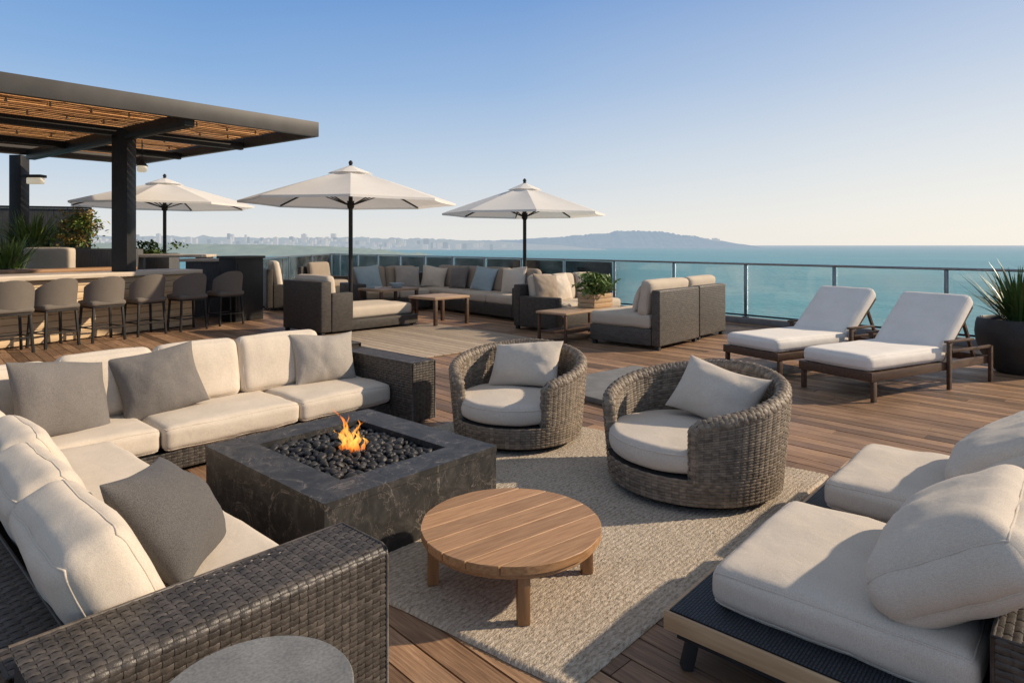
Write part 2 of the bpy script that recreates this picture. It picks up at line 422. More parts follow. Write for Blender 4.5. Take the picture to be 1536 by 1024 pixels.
def obj(name, bm, m, parent=None, smooth=True, ang=40, uv=False, recalc=True):
    if recalc: bmesh.ops.recalc_face_normals(bm, faces=bm.faces[:])
    me = bpy.data.meshes.new(name); bm.to_mesh(me); bm.free()
    if smooth:
        me.polygons.foreach_set('use_smooth', [True]*len(me.polygons)); me.set_sharp_from_angle(angle=R(ang))
    if uv:
        L = me.uv_layers.new(name='UVMap')
        for p in me.polygons:
            n = p.normal; a = max(range(3), key=lambda i: abs(n[i]))
            for li in p.loop_indices:
                c = me.vertices[me.loops[li].vertex_index].co
                L.data[li].uv = ((c.y, c.z) if a == 0 else (c.x, c.z) if a == 1 else (c.x, c.y))
    me.materials.append(m)
    o = bpy.data.objects.new(name, me); COL.objects.link(o)
    if parent: o.parent = parent
    return o
def tag(o, label=None, cat=None, group=None, kind=None):
    for k, v in (('label', label), ('category', cat), ('group', group), ('kind', kind)):
        if v: o[k] = v
    return o
def thing(name, label, cat, loc=(0,0,0), rz=0, group=None):
    o = bpy.data.objects.new(name, None); COL.objects.link(o); o.empty_display_size = .1
    o.location = loc; o.rotation_euler = (0,0,rz); return tag(o, label, cat, group)
def dup(src, parent=None):
    c = src.copy(); COL.objects.link(c)
    if parent is not None: c.parent = parent
    for ch in [x for x in src.children]: dup(ch, c)
    return c
def NB(): return bmesh.new()
def TM(x, y, z, rx=0, ry=0, rz=0): return Matrix.Translation((x,y,z)) @ Euler((rx,ry,rz)).to_matrix().to_4x4()

# ------------------------------------------------------------------ camera, light, sky
cam = bpy.data.cameras.new('camera'); co = bpy.data.objects.new('camera', cam); COL.objects.link(co)
co.location = (0,0,H); co.rotation_euler = (R(90),0,0)
cam.lens = 22.5; cam.sensor_width = 36; cam.shift_y = -144/1536; cam.clip_end = 200000; cam.clip_start = .05
SC.camera = co
EL = R(29); AZ = math.atan2(.97, .12)
sd = Vector((math.cos(EL)*math.sin(AZ), math.cos(EL)*math.cos(AZ), math.sin(EL)))
sun = bpy.data.lights.new('sun', 'SUN'); sun.energy = 5.0; sun.angle = R(1.2); sun.color = (1,.82,.61)
so = bpy.data.objects.new('sun', sun); COL.objects.link(so); so.rotation_euler = sd.to_track_quat('Z','Y').to_euler()
so.location = (20,5,20)
W = bpy.data.worlds.new('World'); SC.world = W; W.use_nodes = True
wn = W.node_tree; sky = wn.nodes.new('ShaderNodeTexSky'); sky.sky_type = 'NISHITA'; sky.sun_disc = False
sky.sun_elevation = EL; sky.sun_rotation = AZ; sky.air_density = 1.0; sky.dust_density = .8; sky.ozone_density = 1.5
bg = wn.nodes['Background']; bg.inputs['Strength'].default_value = .12
tcw = nd(wn, 'ShaderNodeTexCoord'); sxyz = nd(wn, 'ShaderNodeSeparateXYZ'); wn.links.new(tcw.outputs['Generated'], sxyz.inputs[0])
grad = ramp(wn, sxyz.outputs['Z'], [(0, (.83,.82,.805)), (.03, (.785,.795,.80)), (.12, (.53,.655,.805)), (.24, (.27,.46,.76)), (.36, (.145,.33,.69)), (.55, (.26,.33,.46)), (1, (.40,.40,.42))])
dt = nd(wn, 'ShaderNodeVectorMath', operation='DOT_PRODUCT'); dt.inputs[1].default_value = Vector((.80,.60,.06)).normalized()
wn.links.new(tcw.outputs['Generated'], dt.inputs[0])
gl_ = ramp(wn, dt.outputs['Value'], [(.2, (0,0,0)), (.6, (.2,)*3), (.85, (.55,)*3), (1, (.9,)*3)])
fall = ramp(wn, sxyz.outputs['Z'], [(0, (1,1,1)), (.18, (.6,)*3), (.45, (.15,)*3), (1, (0,0,0))])
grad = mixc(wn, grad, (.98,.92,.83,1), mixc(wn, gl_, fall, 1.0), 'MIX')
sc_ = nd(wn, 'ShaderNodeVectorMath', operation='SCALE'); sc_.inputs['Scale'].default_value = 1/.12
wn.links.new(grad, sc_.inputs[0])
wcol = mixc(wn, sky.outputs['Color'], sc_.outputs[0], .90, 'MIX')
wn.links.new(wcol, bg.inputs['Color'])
SC.view_settings.view_transform = 'Standard'; SC.view_settings.look = 'None'; SC.view_settings.exposure = 0

# ------------------------------------------------------------------ sea, coast, hills, city
bm = NB(); q = 90000
for p in ((-q,-2000,-22),(q,-2000,-22),(q,q,-22),(-q,q,-22)): bm.verts.new(p)
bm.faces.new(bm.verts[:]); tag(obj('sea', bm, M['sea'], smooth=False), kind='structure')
def ridge(name, Y, pts, m, depth, jag, seed):
    bm = NB(); prev = None; N = 240
    x0, x1 = pts[0][0], pts[-1][0]
    for i in range(N+1):
        px = x0+(x1-x0)*i/N
        for (a, ha), (b, hb) in zip(pts, pts[1:]):
            if a <= px <= b: k = (px-a)/(b-a); k = k*k*(3-2*k); hh = ha+(hb-ha)*k; break
        hh += abs(hh)*(jag*noise.noise(Vector((px*.06, seed, 0)))+jag*.8*noise.noise(Vector((px*.25, seed, 3)))+jag*.5*noise.noise(Vector((px*.7, seed, 5))))
        X = (px-CX)/F*Y; z = H+hh/F*Y
        row = [bm.verts.new((X, Y-depth*.5, -22)), bm.verts.new((X, Y-depth*.25, -22+(z+22)*.62*(1+.1*noise.noise(Vector((px*.11,9,seed)))))), bm.verts.new((X, Y, z)), bm.verts.new((X, Y+depth, -22))]
        if prev:
            for k in range(3): bm.faces.new((prev[k], row[k], row[k+1], prev[k+1]))
        prev = row
    return tag(obj(name, bm, m, ang=80), kind='structure')
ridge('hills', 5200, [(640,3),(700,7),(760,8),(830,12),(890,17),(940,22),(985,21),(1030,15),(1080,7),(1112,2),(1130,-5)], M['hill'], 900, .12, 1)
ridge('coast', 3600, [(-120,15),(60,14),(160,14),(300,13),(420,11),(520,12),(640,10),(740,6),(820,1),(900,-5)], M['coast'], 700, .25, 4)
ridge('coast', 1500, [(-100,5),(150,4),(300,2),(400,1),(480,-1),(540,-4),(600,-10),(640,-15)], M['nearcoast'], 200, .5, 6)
for i in range(270):
    if i < 215: px = random.choice((random.gauss(180, 34), random.uniform(130, 560), random.uniform(280, 660))); Y = random.uniform(2900, 3500)
    else: px = random.uniform(540, 1080); Y = random.uniform(3050, 3300) if px < 800 else 5150
    tall = random.random() < .12
    hh = random.uniform(5, 9) if (tall and px < 520) else random.uniform(1.5, 4.5)
    w = random.uniform(2.5, 8)*Y/F; hm = hh/F*Y
    top = H+(random.uniform(-3, 13) if px < 640 else random.uniform(0, 7))/F*Y
    if tall and px < 520: top += 5/F*Y
    if px > 800: top = H+(16-abs(px-960)*.08+random.uniform(-4,5))/F*Y
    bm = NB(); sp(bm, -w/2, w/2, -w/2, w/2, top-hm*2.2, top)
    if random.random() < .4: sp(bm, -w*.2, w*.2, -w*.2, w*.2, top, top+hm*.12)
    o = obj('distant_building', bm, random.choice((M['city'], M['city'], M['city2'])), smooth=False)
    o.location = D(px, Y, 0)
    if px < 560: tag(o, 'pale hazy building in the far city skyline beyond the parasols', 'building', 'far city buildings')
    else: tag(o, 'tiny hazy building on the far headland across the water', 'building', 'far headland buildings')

# ------------------------------------------------------------------ terrace
def railX(Y): return 14.726-.82*Y
poly1 = [Vector((railX(-2),-2)), Vector((railX(27.4),27.4)), Vector((-6.9,17.3)), Vector((-5.3,-2))]
poly2 = [Vector((-5.3,-2)), Vector((-6.9,17.3)), Vector((-19,17.3)), Vector((-19,-2))]
bd = Vector((-.695,.719)); bn = Vector((-.719,-.695))
DA = math.atan2(bd.y, bd.x)
def clip(poly, cp):
    cen = sum(cp, Vector((0,0)))/len(cp)
    for a, b in zip(cp, cp[1:]+cp[:1]):
        e = b-a; n = Vector((-e.y, e.x))
        if n.dot(cen-a) < 0: n = -n
        out = []
        for p, q in zip(poly, poly[1:]+poly[:1]):
            dp, dq = n.dot(p-a), n.dot(q-a)
            if dp >= 0: out.append(p)
            if dp*dq < 0: out.append(p+(q-p)*(dp/(dp-dq)))
        poly = out
        if len(poly) < 3: return []
    return poly
bm = NB(); BW = .128
for k in range(-190, 190):
    y0 = k*BW; y1 = y0+BW-.008
    x = -40+random.uniform(0, 3)
    while x < 40:
        L = random.choice((2.4, 3.0, 3.6, 4.2)); x0, x1 = x, x+L-.004; x += L
        quad = [bd*a+bn*b for a, b in ((x0,y0),(x1,y0),(x1,y1),(x0,y1))]
        for cp in (poly1, poly2):
            pg = clip(quad, cp)
            if len(pg) < 3: continue
            loc = [Vector((p.dot(bd), p.dot(bn))) for p in pg]
            dz = random.uniform(-.0015, .0015)
            tv = [bm.verts.new((p.x, p.y, dz)) for p in loc]; bv = [bm.verts.new((p.x, p.y, -.03)) for p in loc]
            try:
                bm.faces.new(tv)
                for i in range(len(tv)): bm.faces.new((tv[i], bv[i], bv[(i+1) % len(tv)], tv[(i+1) % len(tv)]))
            except ValueError: pass
dk = obj('deck', bm, M['deck'], smooth=False); dk.rotation_euler = (0,0,DA); tag(dk, kind='structure')
bm = NB(); ring = [(railX(-2)+.12,-2),(railX(27.4)+.1,27.5),(-7,17.4),(-19,17.4),(-19,-2)]
tv = [bm.verts.new((x,y,-.036)) for x, y in ring]; bv = [bm.verts.new((x,y,-21.9)) for x, y in ring]
bm.faces.new(tv)
for i in range(5): bm.faces.new((tv[i], bv[i], bv[(i+1) % 5], tv[(i+1) % 5]))
tag(obj('terrace_slab', bm, M['gap'], smooth=False), kind='structure')
bm = NB(); bar(bm, (railX(0)+.0,0,.05), (railX(27.4),27.4,.05), .22, .11, .01)
bar(bm, (-7.72,27.4,.05), (-6.9,17.3,.05), .2, .11, .01)
tag(obj('kerb', bm, M['curb']), kind='structure')
# railing
def railing(label, pts, glass_h=(.14, 1.08)):
    t = thing('glass_railing', label, 'railing', pts[0])
    o0 = Vector(pts[0])
    L = [Vector(p)-o0 for p in pts]
    bm = NB()
    for a, b in zip(L, L[1:]): bar(bm, a+Vector((0,0,1.14)), b+Vector((0,0,1.14)), .055, .04, .008)
    obj('top_rail', bm, M['steel'], t)
    bm = NB()
    for a, b in zip(L, L[1:]): bar(bm, a+Vector((0,0,.15)), b+Vector((0,0,.15)), .035, .03)
    obj('bottom_rail', bm, M['metal'], t)
    for p in L:
        bm = NB(); sp(bm, p.x-.022, p.x+.022, p.y-.022, p.y+.022, .1, 1.12, .004)
        sp(bm, p.x-.05, p.x+.05, p.y-.05, p.y+.05, .105, .125, .004)
        obj('post', bm, M['steel'], t)
    for a, b in zip(L, L[1:]):
        d = (b-a).normalized()*.05; bm = NB()
        bar(bm, a+d+Vector((0,0,.645)), b-d+Vector((0,0,.645)), .012, .93)
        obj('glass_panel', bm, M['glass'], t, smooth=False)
railing('long glass railing with steel handrail along the sea edge of deck', [(railX(y), y, 0) for y in [5.92+1.302*i for i in range(17)]+[27.4]])
railing('short glass railing at far left end, beside the dark bar cabinet', [(-7.74,27.3,0),(-7.5,24,0),(-7.22,20.7,0),(-6.95,17.4,0)])

# ------------------------------------------------------------------ rug, slabs
rA = Vector((.2,2.14,0)); rB = Vector((2.06,4.15,0)); e2 = (rB-rA); e1 = Vector((-.80,.60,0))*2.75
bm = NB(); nu_, nv_ = 230, 300; g = []
ex = e2.normalized(); ra = math.atan2(ex.y, ex.x); inv = Matrix.Rotation(-ra, 3, 'Z')
for i in range(nu_+1):
    row = []
    for j in range(nv_+1):
        p = inv @ (e2*(i/nu_)+e1*(j/nv_))
        ed = min(i, nu_-i, j, nv_-j)
        z = .017+.0045*noise.noise(Vector((p.x*45, p.y*80, 0)))+.0018*math.sin(p.y*2*PI/.026)
        if ed == 0: z = .002
        p.x += .006*noise.noise(Vector((p.y*6, 3, 0))); p.y += .006*noise.noise(Vector((p.x*6, 7, 0)))
        row.append(bm.verts.new((p.x, p.y, z)))
    g.append(row)
for i in range(nu_):
    for j in range(nv_): bm.faces.new((g[i][j], g[i+1][j], g[i+1][j+1], g[i][j+1]))
o = obj('rug', bm, M['rug'], ang=180); o.location = rA; o.rotation_euler = (0,0,ra)
tag(o, 'beige flecked woven rug under the wicker tub chairs and round table', 'rug')

bm = NB(); sp(bm, -.80,.80,-.52,.52,0.004,.06,.008)
o = obj('stone_slab', bm, M['concrete']); o.location = P(938,580); o.rotation_euler = (0,0,T-R(8))
tag(o, 'flat grey stone slab lying on deck behind the two tub chairs', 'slab')
bm = NB()
for k in range(17): sp(bm, -1.45, 1.45, -1.2+k*.143, -1.2+k*.143+.137, .004, .022, .003)
o = obj('boardwalk_mat', bm, M['mat']); o.location = P(640,508); o.rotation_euler = (0,0,DA)
tag(o, 'pale wooden boardwalk mat on the deck behind the big sectional', 'mat')

# ------------------------------------------------------------------ fire pit
fc = Vector((-.917,3.648,0))
fp = thing('fire_pit', 'square dark slate fire pit burning in front of the sectional', 'fire pit', fc, T)
hx, hy, hz = .555, .618, .36
ox_, oy_ = .34, .42
bm = NB()
def quad4(a, b, z0, z1, c, d):
    t = [bm.verts.new((*p, z1)) for p in (a, b, d, c)]; u = [bm.verts.new((*p, z0)) for p in (a, b, d, c)]
    bm.faces.new(t); bm.faces.new(u[::-1])
    for i in range(4): bm.faces.new((t[i], u[i], u[(i+1) % 4], t[(i+1) % 4]))
O = [(-hx,-hy),(hx,-hy),(hx,hy),(-hx,hy)]; Ii = [(-ox_,-oy_),(ox_,-oy_),(ox_,oy_),(-ox_,oy_)]
for i in range(4):
    j = (i+1) % 4
    def shr(p, q):
        p, q = Vector(p), Vector(q); return tuple(p+(q-p).normalized()*.0009)
    quad4(shr(O[i],O[j]), shr(O[j],O[i]), hz-.035, hz, shr(Ii[i],Ii[j]), shr(Ii[j],Ii[i]))
obj('top_slab', bm, M['slate'], fp, smooth=False)
bm = NB()
for x0, x1, y0, y1 in ((-hx+.003,-ox_-.03,-hy+.003,hy-.003),(ox_+.03,hx-.003,-hy+.003,hy-.003),(-ox_-.03,ox_+.03,-hy+.003,-oy_-.03),(-ox_-.03,ox_+.03,oy_+.03,hy-.003)):
    sp(bm, x0, x1, y0, y1, .012, hz-.0375, 0)
obj('stone_body', bm, M['slate'], fp, smooth=False)
bm = NB(); sp(bm, -ox_-.029,ox_+.029,-oy_-.029,oy_+.029,.2,.268,0); obj('burner_tray', bm, M['black'], fp, smooth=False)
pm = []
for i in range(6):
    b_ = NB(); bmesh.ops.create_icosphere(b_, subdivisions=3, radius=1)
    s = (random.uniform(.9,1.3), random.uniform(.75,1.0), random.uniform(.6,.8))
    for v in b_.verts:
        k = 1+.2*noise.noise(v.co*1.1+Vector((i*4,0,0)))
        v.co = Vector((v.co.x*s[0]*k, v.co.y*s[1]*k, v.co.z*s[2]*k))
    me = bpy.data.meshes.new('pebble'); b_.to_mesh(me); b_.free(); me.materials.append(M['pebble'])
    me.polygons.foreach_set('use_smooth', [True]*len(me.polygons)); pm.append(me)
placed = []
tries = 0
while len(placed) < 296 and tries < 60000:
    tries += 1
    r = random.choice((random.uniform(.016,.022), random.uniform(.021,.031))); x = random.uniform(-ox_+r,ox_-r); y = random.uniform(-oy_+r,oy_-r)
    lay = 0 if tries < 25000 else 1
    if any((x-a)**2+(y-b)**2 < ((r+c)*.80)**2 and l == lay for a, b, c, l in placed): continue
    placed.append((x,y,r,lay))
    o = bpy.data.objects.new('pebble', random.choice(pm)); COL.objects.link(o)
    hump = .02*max(0, 1-(x/ox_)**2)*max(0, 1-(y/oy_)**2)
    o.location = fc+U*x-V*y+Vector((0,0,.306+hump+lay*.03+r*.4+random.uniform(0,.010)))
    o.scale = (r,r,r); o.rotation_euler = (random.uniform(-.6,.6), random.uniform(-.6,.6), random.uniform(0,6.3))
    tag(o, 'smooth black pebble lying in the fire pit bed', 'pebble', 'black pebbles in the fire pit')
bm = NB()
for i in range(330):
    r = random.uniform(.018,.027); t = bmesh.new(); bmesh.ops.create_icosphere(t, subdivisions=2, radius=r)
    merge(bm, t, TM(random.uniform(-ox_+r,ox_-r), random.uniform(-oy_+r,oy_-r), random.uniform(.275,.300), random.uniform(-1,1), 0, random.uniform(0,6)) @ Matrix.Diagonal((1.2,.95,.7,1)))
o = obj('pebble_bed', bm, M['pebble'], ang=180); o.location = fc; o.rotation_euler = (0,0,T)
tag(o, 'lower layer of small black stones filling the fire pit', 'pebbles', None, 'stuff')
fl = thing('flame', 'orange flame rising from the black pebbles in the fire pit', 'flame', P(526,676,.345), 0)
for (ox, oy, hh, rr, sw, s) in ((-.01,0,.245,.019,-.08,1),(.03,.01,.16,.016,.035,2),(-.03,-.01,.15,.015,-.035,3),(.02,-.03,.12,.018,.025,4),(.07,0,.10,.014,.025,5),(-.015,.03,.20,.015,-.025,6),(.045,-.02,.13,.012,-.035,7),(-.055,.01,.09,.013,.03,8),(.0,-.02,.11,.020,-.01,9),(.01,.015,.185,.012,.03,10),(-.035,.02,.12,.012,-.05,11)):
    bm = NB(); n = 10; K = 18; rings = []
    for k in range(K+1):
        t = k/K
        rad = rr*(math.sin(PI*min(1, .12+t*.9)**.75)+.05)*(1-t*.35) if k < K else .0006
        cx_ = ox+sw*t*t+.024*math.sin(t*9+s*2)*t; cy_ = oy+.014*math.sin(t*6+s)*t
        rings.append([bm.verts.new((cx_+rad*(1+.6*noise.noise(Vector((math.cos(a)*2, math.sin(a)*2+s, t*7))))*math.cos(a), cy_+rad*.6*math.sin(a), hh*t)) for a in [2*PI*q/n for q in range(n)]])
    for a, b in zip(rings, rings[1:]):
        for q in range(n): bm.faces.new((a[q], a[(q+1) % n], b[(q+1) % n], b[q]))
    obj('flame_tongue', bm, M['flame'], fl, ang=180)

# ------------------------------------------------------------------ big sectional
I0 = Vector((-2.447,3.936,0))
def S(x, y, z=0): return I0+U*x-V*y+Vector((0,0,z))
sf = thing('sectional_sofa', 'large L shaped wicker sectional with cream cushions around the fire pit', 'sofa', I0, T)
def wpart(name, x0, x1, y0, y1, z0, z1, faces, cu=.036, cv=.021, amp=.0036):
    bm = NB(); weave_box(bm, x0, x1, y0, y1, z0, z1, faces, cu, cv, amp)
    o = obj(name, bm, M['strand'], sf, ang=180, recalc=False)
    e = .006
    bm = NB(); sp(bm, x0+e, x1-e, y0+e, y1-e, z0+.002, z1-e, .026 if 'R' in faces else 0); obj('core', bm, M['gap'], o, smooth=False)
wpart('armrest', -.95, .0, -2.735, -2.475, .03, .51, 'RX', .029, .0175, .0034)
wpart('armrest', 2.1, 2.34, -.3, .78, .03, .52, 'xXyZ')
wpart('base', -.5, 2.095, .0, .74, .03, .15, 'y')
wpart('base', -.74, -.01, -2.47, -.005, .03, .15, 'X')
wpart('backrest', -.95, 2.34, .785, .97, .03, .56, 'YXZ')
wpart('backrest', -.95, -.80, -2.47, .78, .03, .43, 'xZ')
cs = 0
def cushpart(name, m, par, w, d, h, Mx, r, puff, n, seed, wr, bulge=.012):
    bm = NB(); cushion(bm, w, d, h, Mx, r, puff, n, seed, wr, bulge)
    o = obj(name, bm, M[m], par, ang=180)
    bm = NB(); seam(bm, w, d, h, Mx, r, puff, seed, wr, bulge); obj('piping', bm, M[m], o, ang=180)
    return o
def seat(x0, x1, y0, y1, z0=.155, z1=.315):
    global cs; cs += 1
    cushpart('seat_cushion', 'cream', sf, x1-x0-.008, y1-y0-.008, z1-z0, TM((x0+x1)/2, (y0+y1)/2, (z0+z1)/2), .045, .02, 22, cs, .008)
seat(1.25, 2.1, -.03, .62); seat(.28, 1.25, -.03, .62); seat(-.62, .28, .0, .62)
seat(-.62, .0, -1.25, -.0); seat(-.62, .0, -2.47, -1.25)
def backc(cx_, cy_, w, h, rz, lean, th=.2, z=.3, m='cream', tilt=0, puff=.028, wr=.010):
    global cs; cs += 1
    o = cushpart('back_cushion', m, sf, w, h, th, UPM(h), .065, puff, 24, cs, wr, .010)
    o.location = (cx_, cy_, z); o.rotation_euler = (-lean, tilt, rz)
for x0, x1 in ((1.07,1.80),(.45,1.07),(-.16,.45)): backc((x0+x1)/2, .62, x1-x0-.01, .46, 0, R(13), .17)
backc(-.44, .58, .54, .44, R(10), R(12), .17)
for y0, y1, dx in ((-2.45,-1.80,-.02),(-1.79,-1.18,0),(-1.17,-.62,.06),(-.61,-.12,.0),(-.11,.38,.0)):
    backc(-.58+dx, (y0+y1)/2, y1-y0-.006, .42, R(90), R(24), .19, .3, 'cream', 0, .03, .010)
def pillow(label, pos, rz, size, hgt, th, m, lean=R(18), roll=0, seed=1, group=None):
    o = obj('throw_pillow', pillow_bm(size, hgt, th, seed), M[m], ang=180)
    o.location = pos; o.rotation_euler = Euler((-lean, roll, rz)); return tag(o, label, 'pillow', group)
pillow('mid grey throw pillow in the left corner of the big sectional', S(-.18,.26,.31), T+R(20), .60, .50, .27, 'grey', R(24), R(8), 2)
pillow('mid grey throw pillow leaning at the middle of the sectional back', S(.46,.40,.31), T+R(-4), .57, .48, .27, 'grey', R(24), R(-9), 3)
pillow('pale grey throw pillow at right end of the sectional', S(1.76,.44,.31), T+R(-6), .58, .45, .26, 'lgrey', R(20), R(3), 4)
pillow('charcoal throw pillow nearest the camera on the sectional', S(-.27,-2.0,.315), T+R(54), .60, .45, .28, 'dgrey', R(38), R(9), 5)

# ------------------------------------------------------------------ foreground stone stool
c = Vector((-.575,1.43,0))
st = thing('side_table', 'round grey stone topped table at the very front, cut by frame', 'table', c)
bm = NB(); lathe(bm, [(0,.5),(.2125,.5),(.2155,.4965),(.2155,.468),(.212,.464),(0,.464)], 72); obj('tabletop', bm, M['stonetop'], st, ang=20)
bm = NB(); lathe(bm, [(.11,.462),(.09,.3),(.1,.1),(.16,.02),(.16,0),(0,0)], 40); obj('pedestal', bm, M['concrete'], st)

# ------------------------------------------------------------------ round teak table
tc_ = Vector((-.004,2.86,.018))
tt = thing('coffee_table', 'round slatted teak coffee table on the rug', 'table', tc_, T-R(10))
bm = NB(); Rr, zt = .400, .248; np_ = 7; wp = 2*Rr/np_
for k in range(np_):
    x0 = -Rr+k*wp+.003; x1 = -Rr+(k+1)*wp-.003; pts = []
    N = 14
    for i in range(N+1):
        x = x0+(x1-x0)*i/N; pts.append((math.sqrt(max(0, Rr*Rr-x*x)), x))
    full = pts+[(-a, b) for a, b in reversed(pts)]
    fv = []
    for p in full:
        if not fv or (Vector(p)-Vector(fv[-1])).length > 1e-4: fv.append(p)
    if (Vector(fv[0])-Vector(fv[-1])).length < 1e-4: fv.pop()
    cy0 = (x0+x1)/2
    tv = [bm.verts.new((a*.994,b+(.002 if b < cy0 else -.002),zt)) for a, b in fv]; mv = [bm.verts.new((a,b,zt-.003)) for a, b in fv]; bv = [bm.verts.new((a,b,zt-.034)) for a, b in fv]
    bm.faces.new(tv); bm.faces.new(bv[::-1])
    for r0, r1 in ((tv, mv), (mv, bv)):
        for i in range(len(tv)): bm.faces.new((r0[i], r1[i], r1[(i+1) % len(tv)], r0[(i+1) % len(tv)]))
obj('tabletop', bm, M['teak'], tt, ang=30)
bm = NB(); lathe(bm, [(.33,zt-.036),(.384,zt-.036),(.386,zt-.040),(.385,zt-.054),(.381,zt-.058),(.33,zt-.058),(.33,zt-.036)], 72)
obj('apron', bm, M['teak'], tt)
for k in range(4):
    a = R(90*k+8)-(T-R(10)); x, y = .346*math.cos(a), .346*math.sin(a)
    bm = NB(); box(bm, (0,0,.106), (.050,.050,.212), .004)
    bmesh.ops.transform(bm, matrix=TM(x,y,0,0,0,a), verts=bm.verts); obj('leg', bm, M['teakleg'], tt)

# ------------------------------------------------------------------ swivel tub chairs
TF = R(136); ZB, RB, RT = .19, .49, .535
def topz(th): t = abs(th)/TF; return .645-.175*t**1.5
tub = thing('tub_chair', 'grey brown wicker tub chair beyond the fire pit, the farther one', 'chair', (.045,5.0,.018), R(-20))
def Rz(z): return RB+(RT-RB)*max(0, min(1, (z-.03)/.5))
bm = NB(); n1 = 84
weave(bm, lambda a, b: ((lambda th, z: (Vector((Rz(z)*math.sin(th), Rz(z)*math.cos(th), z)), Vector((math.sin(th), math.cos(th), 0))))(2*PI*a/n1, .045+(ZB-.045)*b/8)), n1, 8, .0048, closed=True)
o = obj('base', bm, M['strand2'], tub, ang=180, recalc=False)
bm = NB(); lathe(bm, [(0,.03),(.46,.03),(.478,.05),(.492,ZB-.01),(.47,ZB),(0,ZB)], 64); obj('core', bm, M['gap'], o)
bm = NB(); n2, r2 = 63, 23
def wall(a, b, off, sgn):
    th = -TF+2*TF*a/n2; z = ZB+(topz(th)-ZB)*b/r2; r = Rz(z)+off
    return Vector((r*math.sin(th), r*math.cos(th), z)), Vector((math.sin(th), math.cos(th), 0))*sgn
weave(bm, lambda a, b: wall(a, b, 0, 1), n2, r2, .0048)
weave(bm, lambda a, b: wall(a, b, -.075, -1), n2, r2, .0045)
o = obj('tub_back', bm, M['strand2'], tub, ang=180, recalc=False)
bm = NB()
pv = None
for k in range(73):
    a = n2*k/72
    ring = [bm.verts.new(wall(a, bb, of, 1)[0]) for bb, of in ((0,-.009),(r2,-.009),(r2,-.066),(0,-.066))]
    if pv:
        for q in range(4): bm.faces.new((pv[q], ring[q], ring[(q+1) % 4], pv[(q+1) % 4]))
    pv = ring
obj('core', bm, M['gap'], o)
path = []
for z in (ZB-.02, .28, .36): path.append(Vector(((Rz(z)-.037)*math.sin(-TF), (Rz(z)-.037)*math.cos(-TF), z)))
for k in range(61):
    th = -TF+2*TF*k/60; z = topz(th)-(.02 if k in (0,60) else 0); path.append(Vector(((Rz(z)-.037)*math.sin(th), (Rz(z)-.037)*math.cos(th), z)))
for z in (.36, .28, ZB-.02): path.append(Vector(((Rz(z)-.037)*math.sin(TF), (Rz(z)-.037)*math.cos(TF), z)))
cum = [0]
for a, b in zip(path, path[1:]): cum.append(cum[-1]+(b-a).length)
def pathat(s):
    s = max(0, min(cum[-1]-1e-6, s))
    for i in range(len(cum)-1):
        if cum[i] <= s <= cum[i+1]:
            k = (s-cum[i])/(cum[i+1]-cum[i]); return path[i].lerp(path[i+1], k), (path[i+1]-path[i]).normalized()
nl = round(cum[-1]/.024)
def rim(a, b):
    p, d = pathat(cum[-1]*b/nl)
    p2, d2 = pathat(cum[-1]*b/nl+.03); d = (d+d2).normalized()
    out = Vector((p.x, p.y, 0)).normalized(); s = d.cross(out).normalized(); o2 = s.cross(d)
    an = 2*PI*a/8; n = o2*math.cos(an)+s*math.sin(an); return p+n*.040, n
bm = NB(); weave(bm, rim, 8, nl, .0038, closed=True)
o = obj('rim', bm, M['strand2'], tub, ang=180, recalc=False)
bm = NB(); tube(bm, path, .034, 10); obj('core', bm, M['gap'], o)
bm = NB(); prof = []
for k in range(25):
    a = -PI/2+PI*k/24; prof.append((.395+.05*math.cos(a)**.8 if math.cos(a) > 0 else .395, .272+.072*math.sin(a)))
lathe(bm, [(0,.2)]+prof[:]+[(.3,.352),(.18,.362),(.08,.366),(0,.367)], 56)
for v in bm.verts:
    v.co.y -= .06; v.co.z += .008*noise.noise(v.co*5); v.co.x *= 1+.02*noise.noise(v.co*3)
o = obj('seat_cushion', bm, M['oat'], tub, ang=180)
bm = NB(); tube(bm, [(.437*math.cos(2*PI*k/48), -.06+.437*math.sin(2*PI*k/48), .312) for k in range(48)], .005, 6, True); obj('piping', bm, M['oat'], o, ang=180)
bm = NB(); lathe(bm, [(0,0),(.40,0),(.40,.03),(0,.03)], 48); obj('swivel_plate', bm, M['black'], tub)
tub2 = dup(tub); tub2.location = (1.135,4.02,.018); tub2.rotation_euler = (0,0,R(-58)); tub2.scale = (1.06,1.06,1.02)
tub2['label'] = 'grey brown wicker tub chair on the rug, the nearer one on right'
def tubpillow(t, label, seed, rzo):
    rz = t.rotation_euler.z
    p = Matrix.LocRotScale(t.location, t.rotation_euler, t.scale) @ Vector((0.0,.10,.362))
    o = obj('throw_pillow', pillow_bm(.60, .39, .27, seed), M['oat'], ang=180)
    o.location = p; o.rotation_euler = Euler((-R(34), R(rzo), rz+R(rzo))); tag(o, label, 'pillow')
for t, l, s, r_ in ((tub, 'oatmeal lumbar pillow in the farther wicker tub chair', 8, -4), (tub2, 'oatmeal lumbar pillow in the nearer wicker tub chair', 9, 8)): tubpillow(t, l, s, r_)

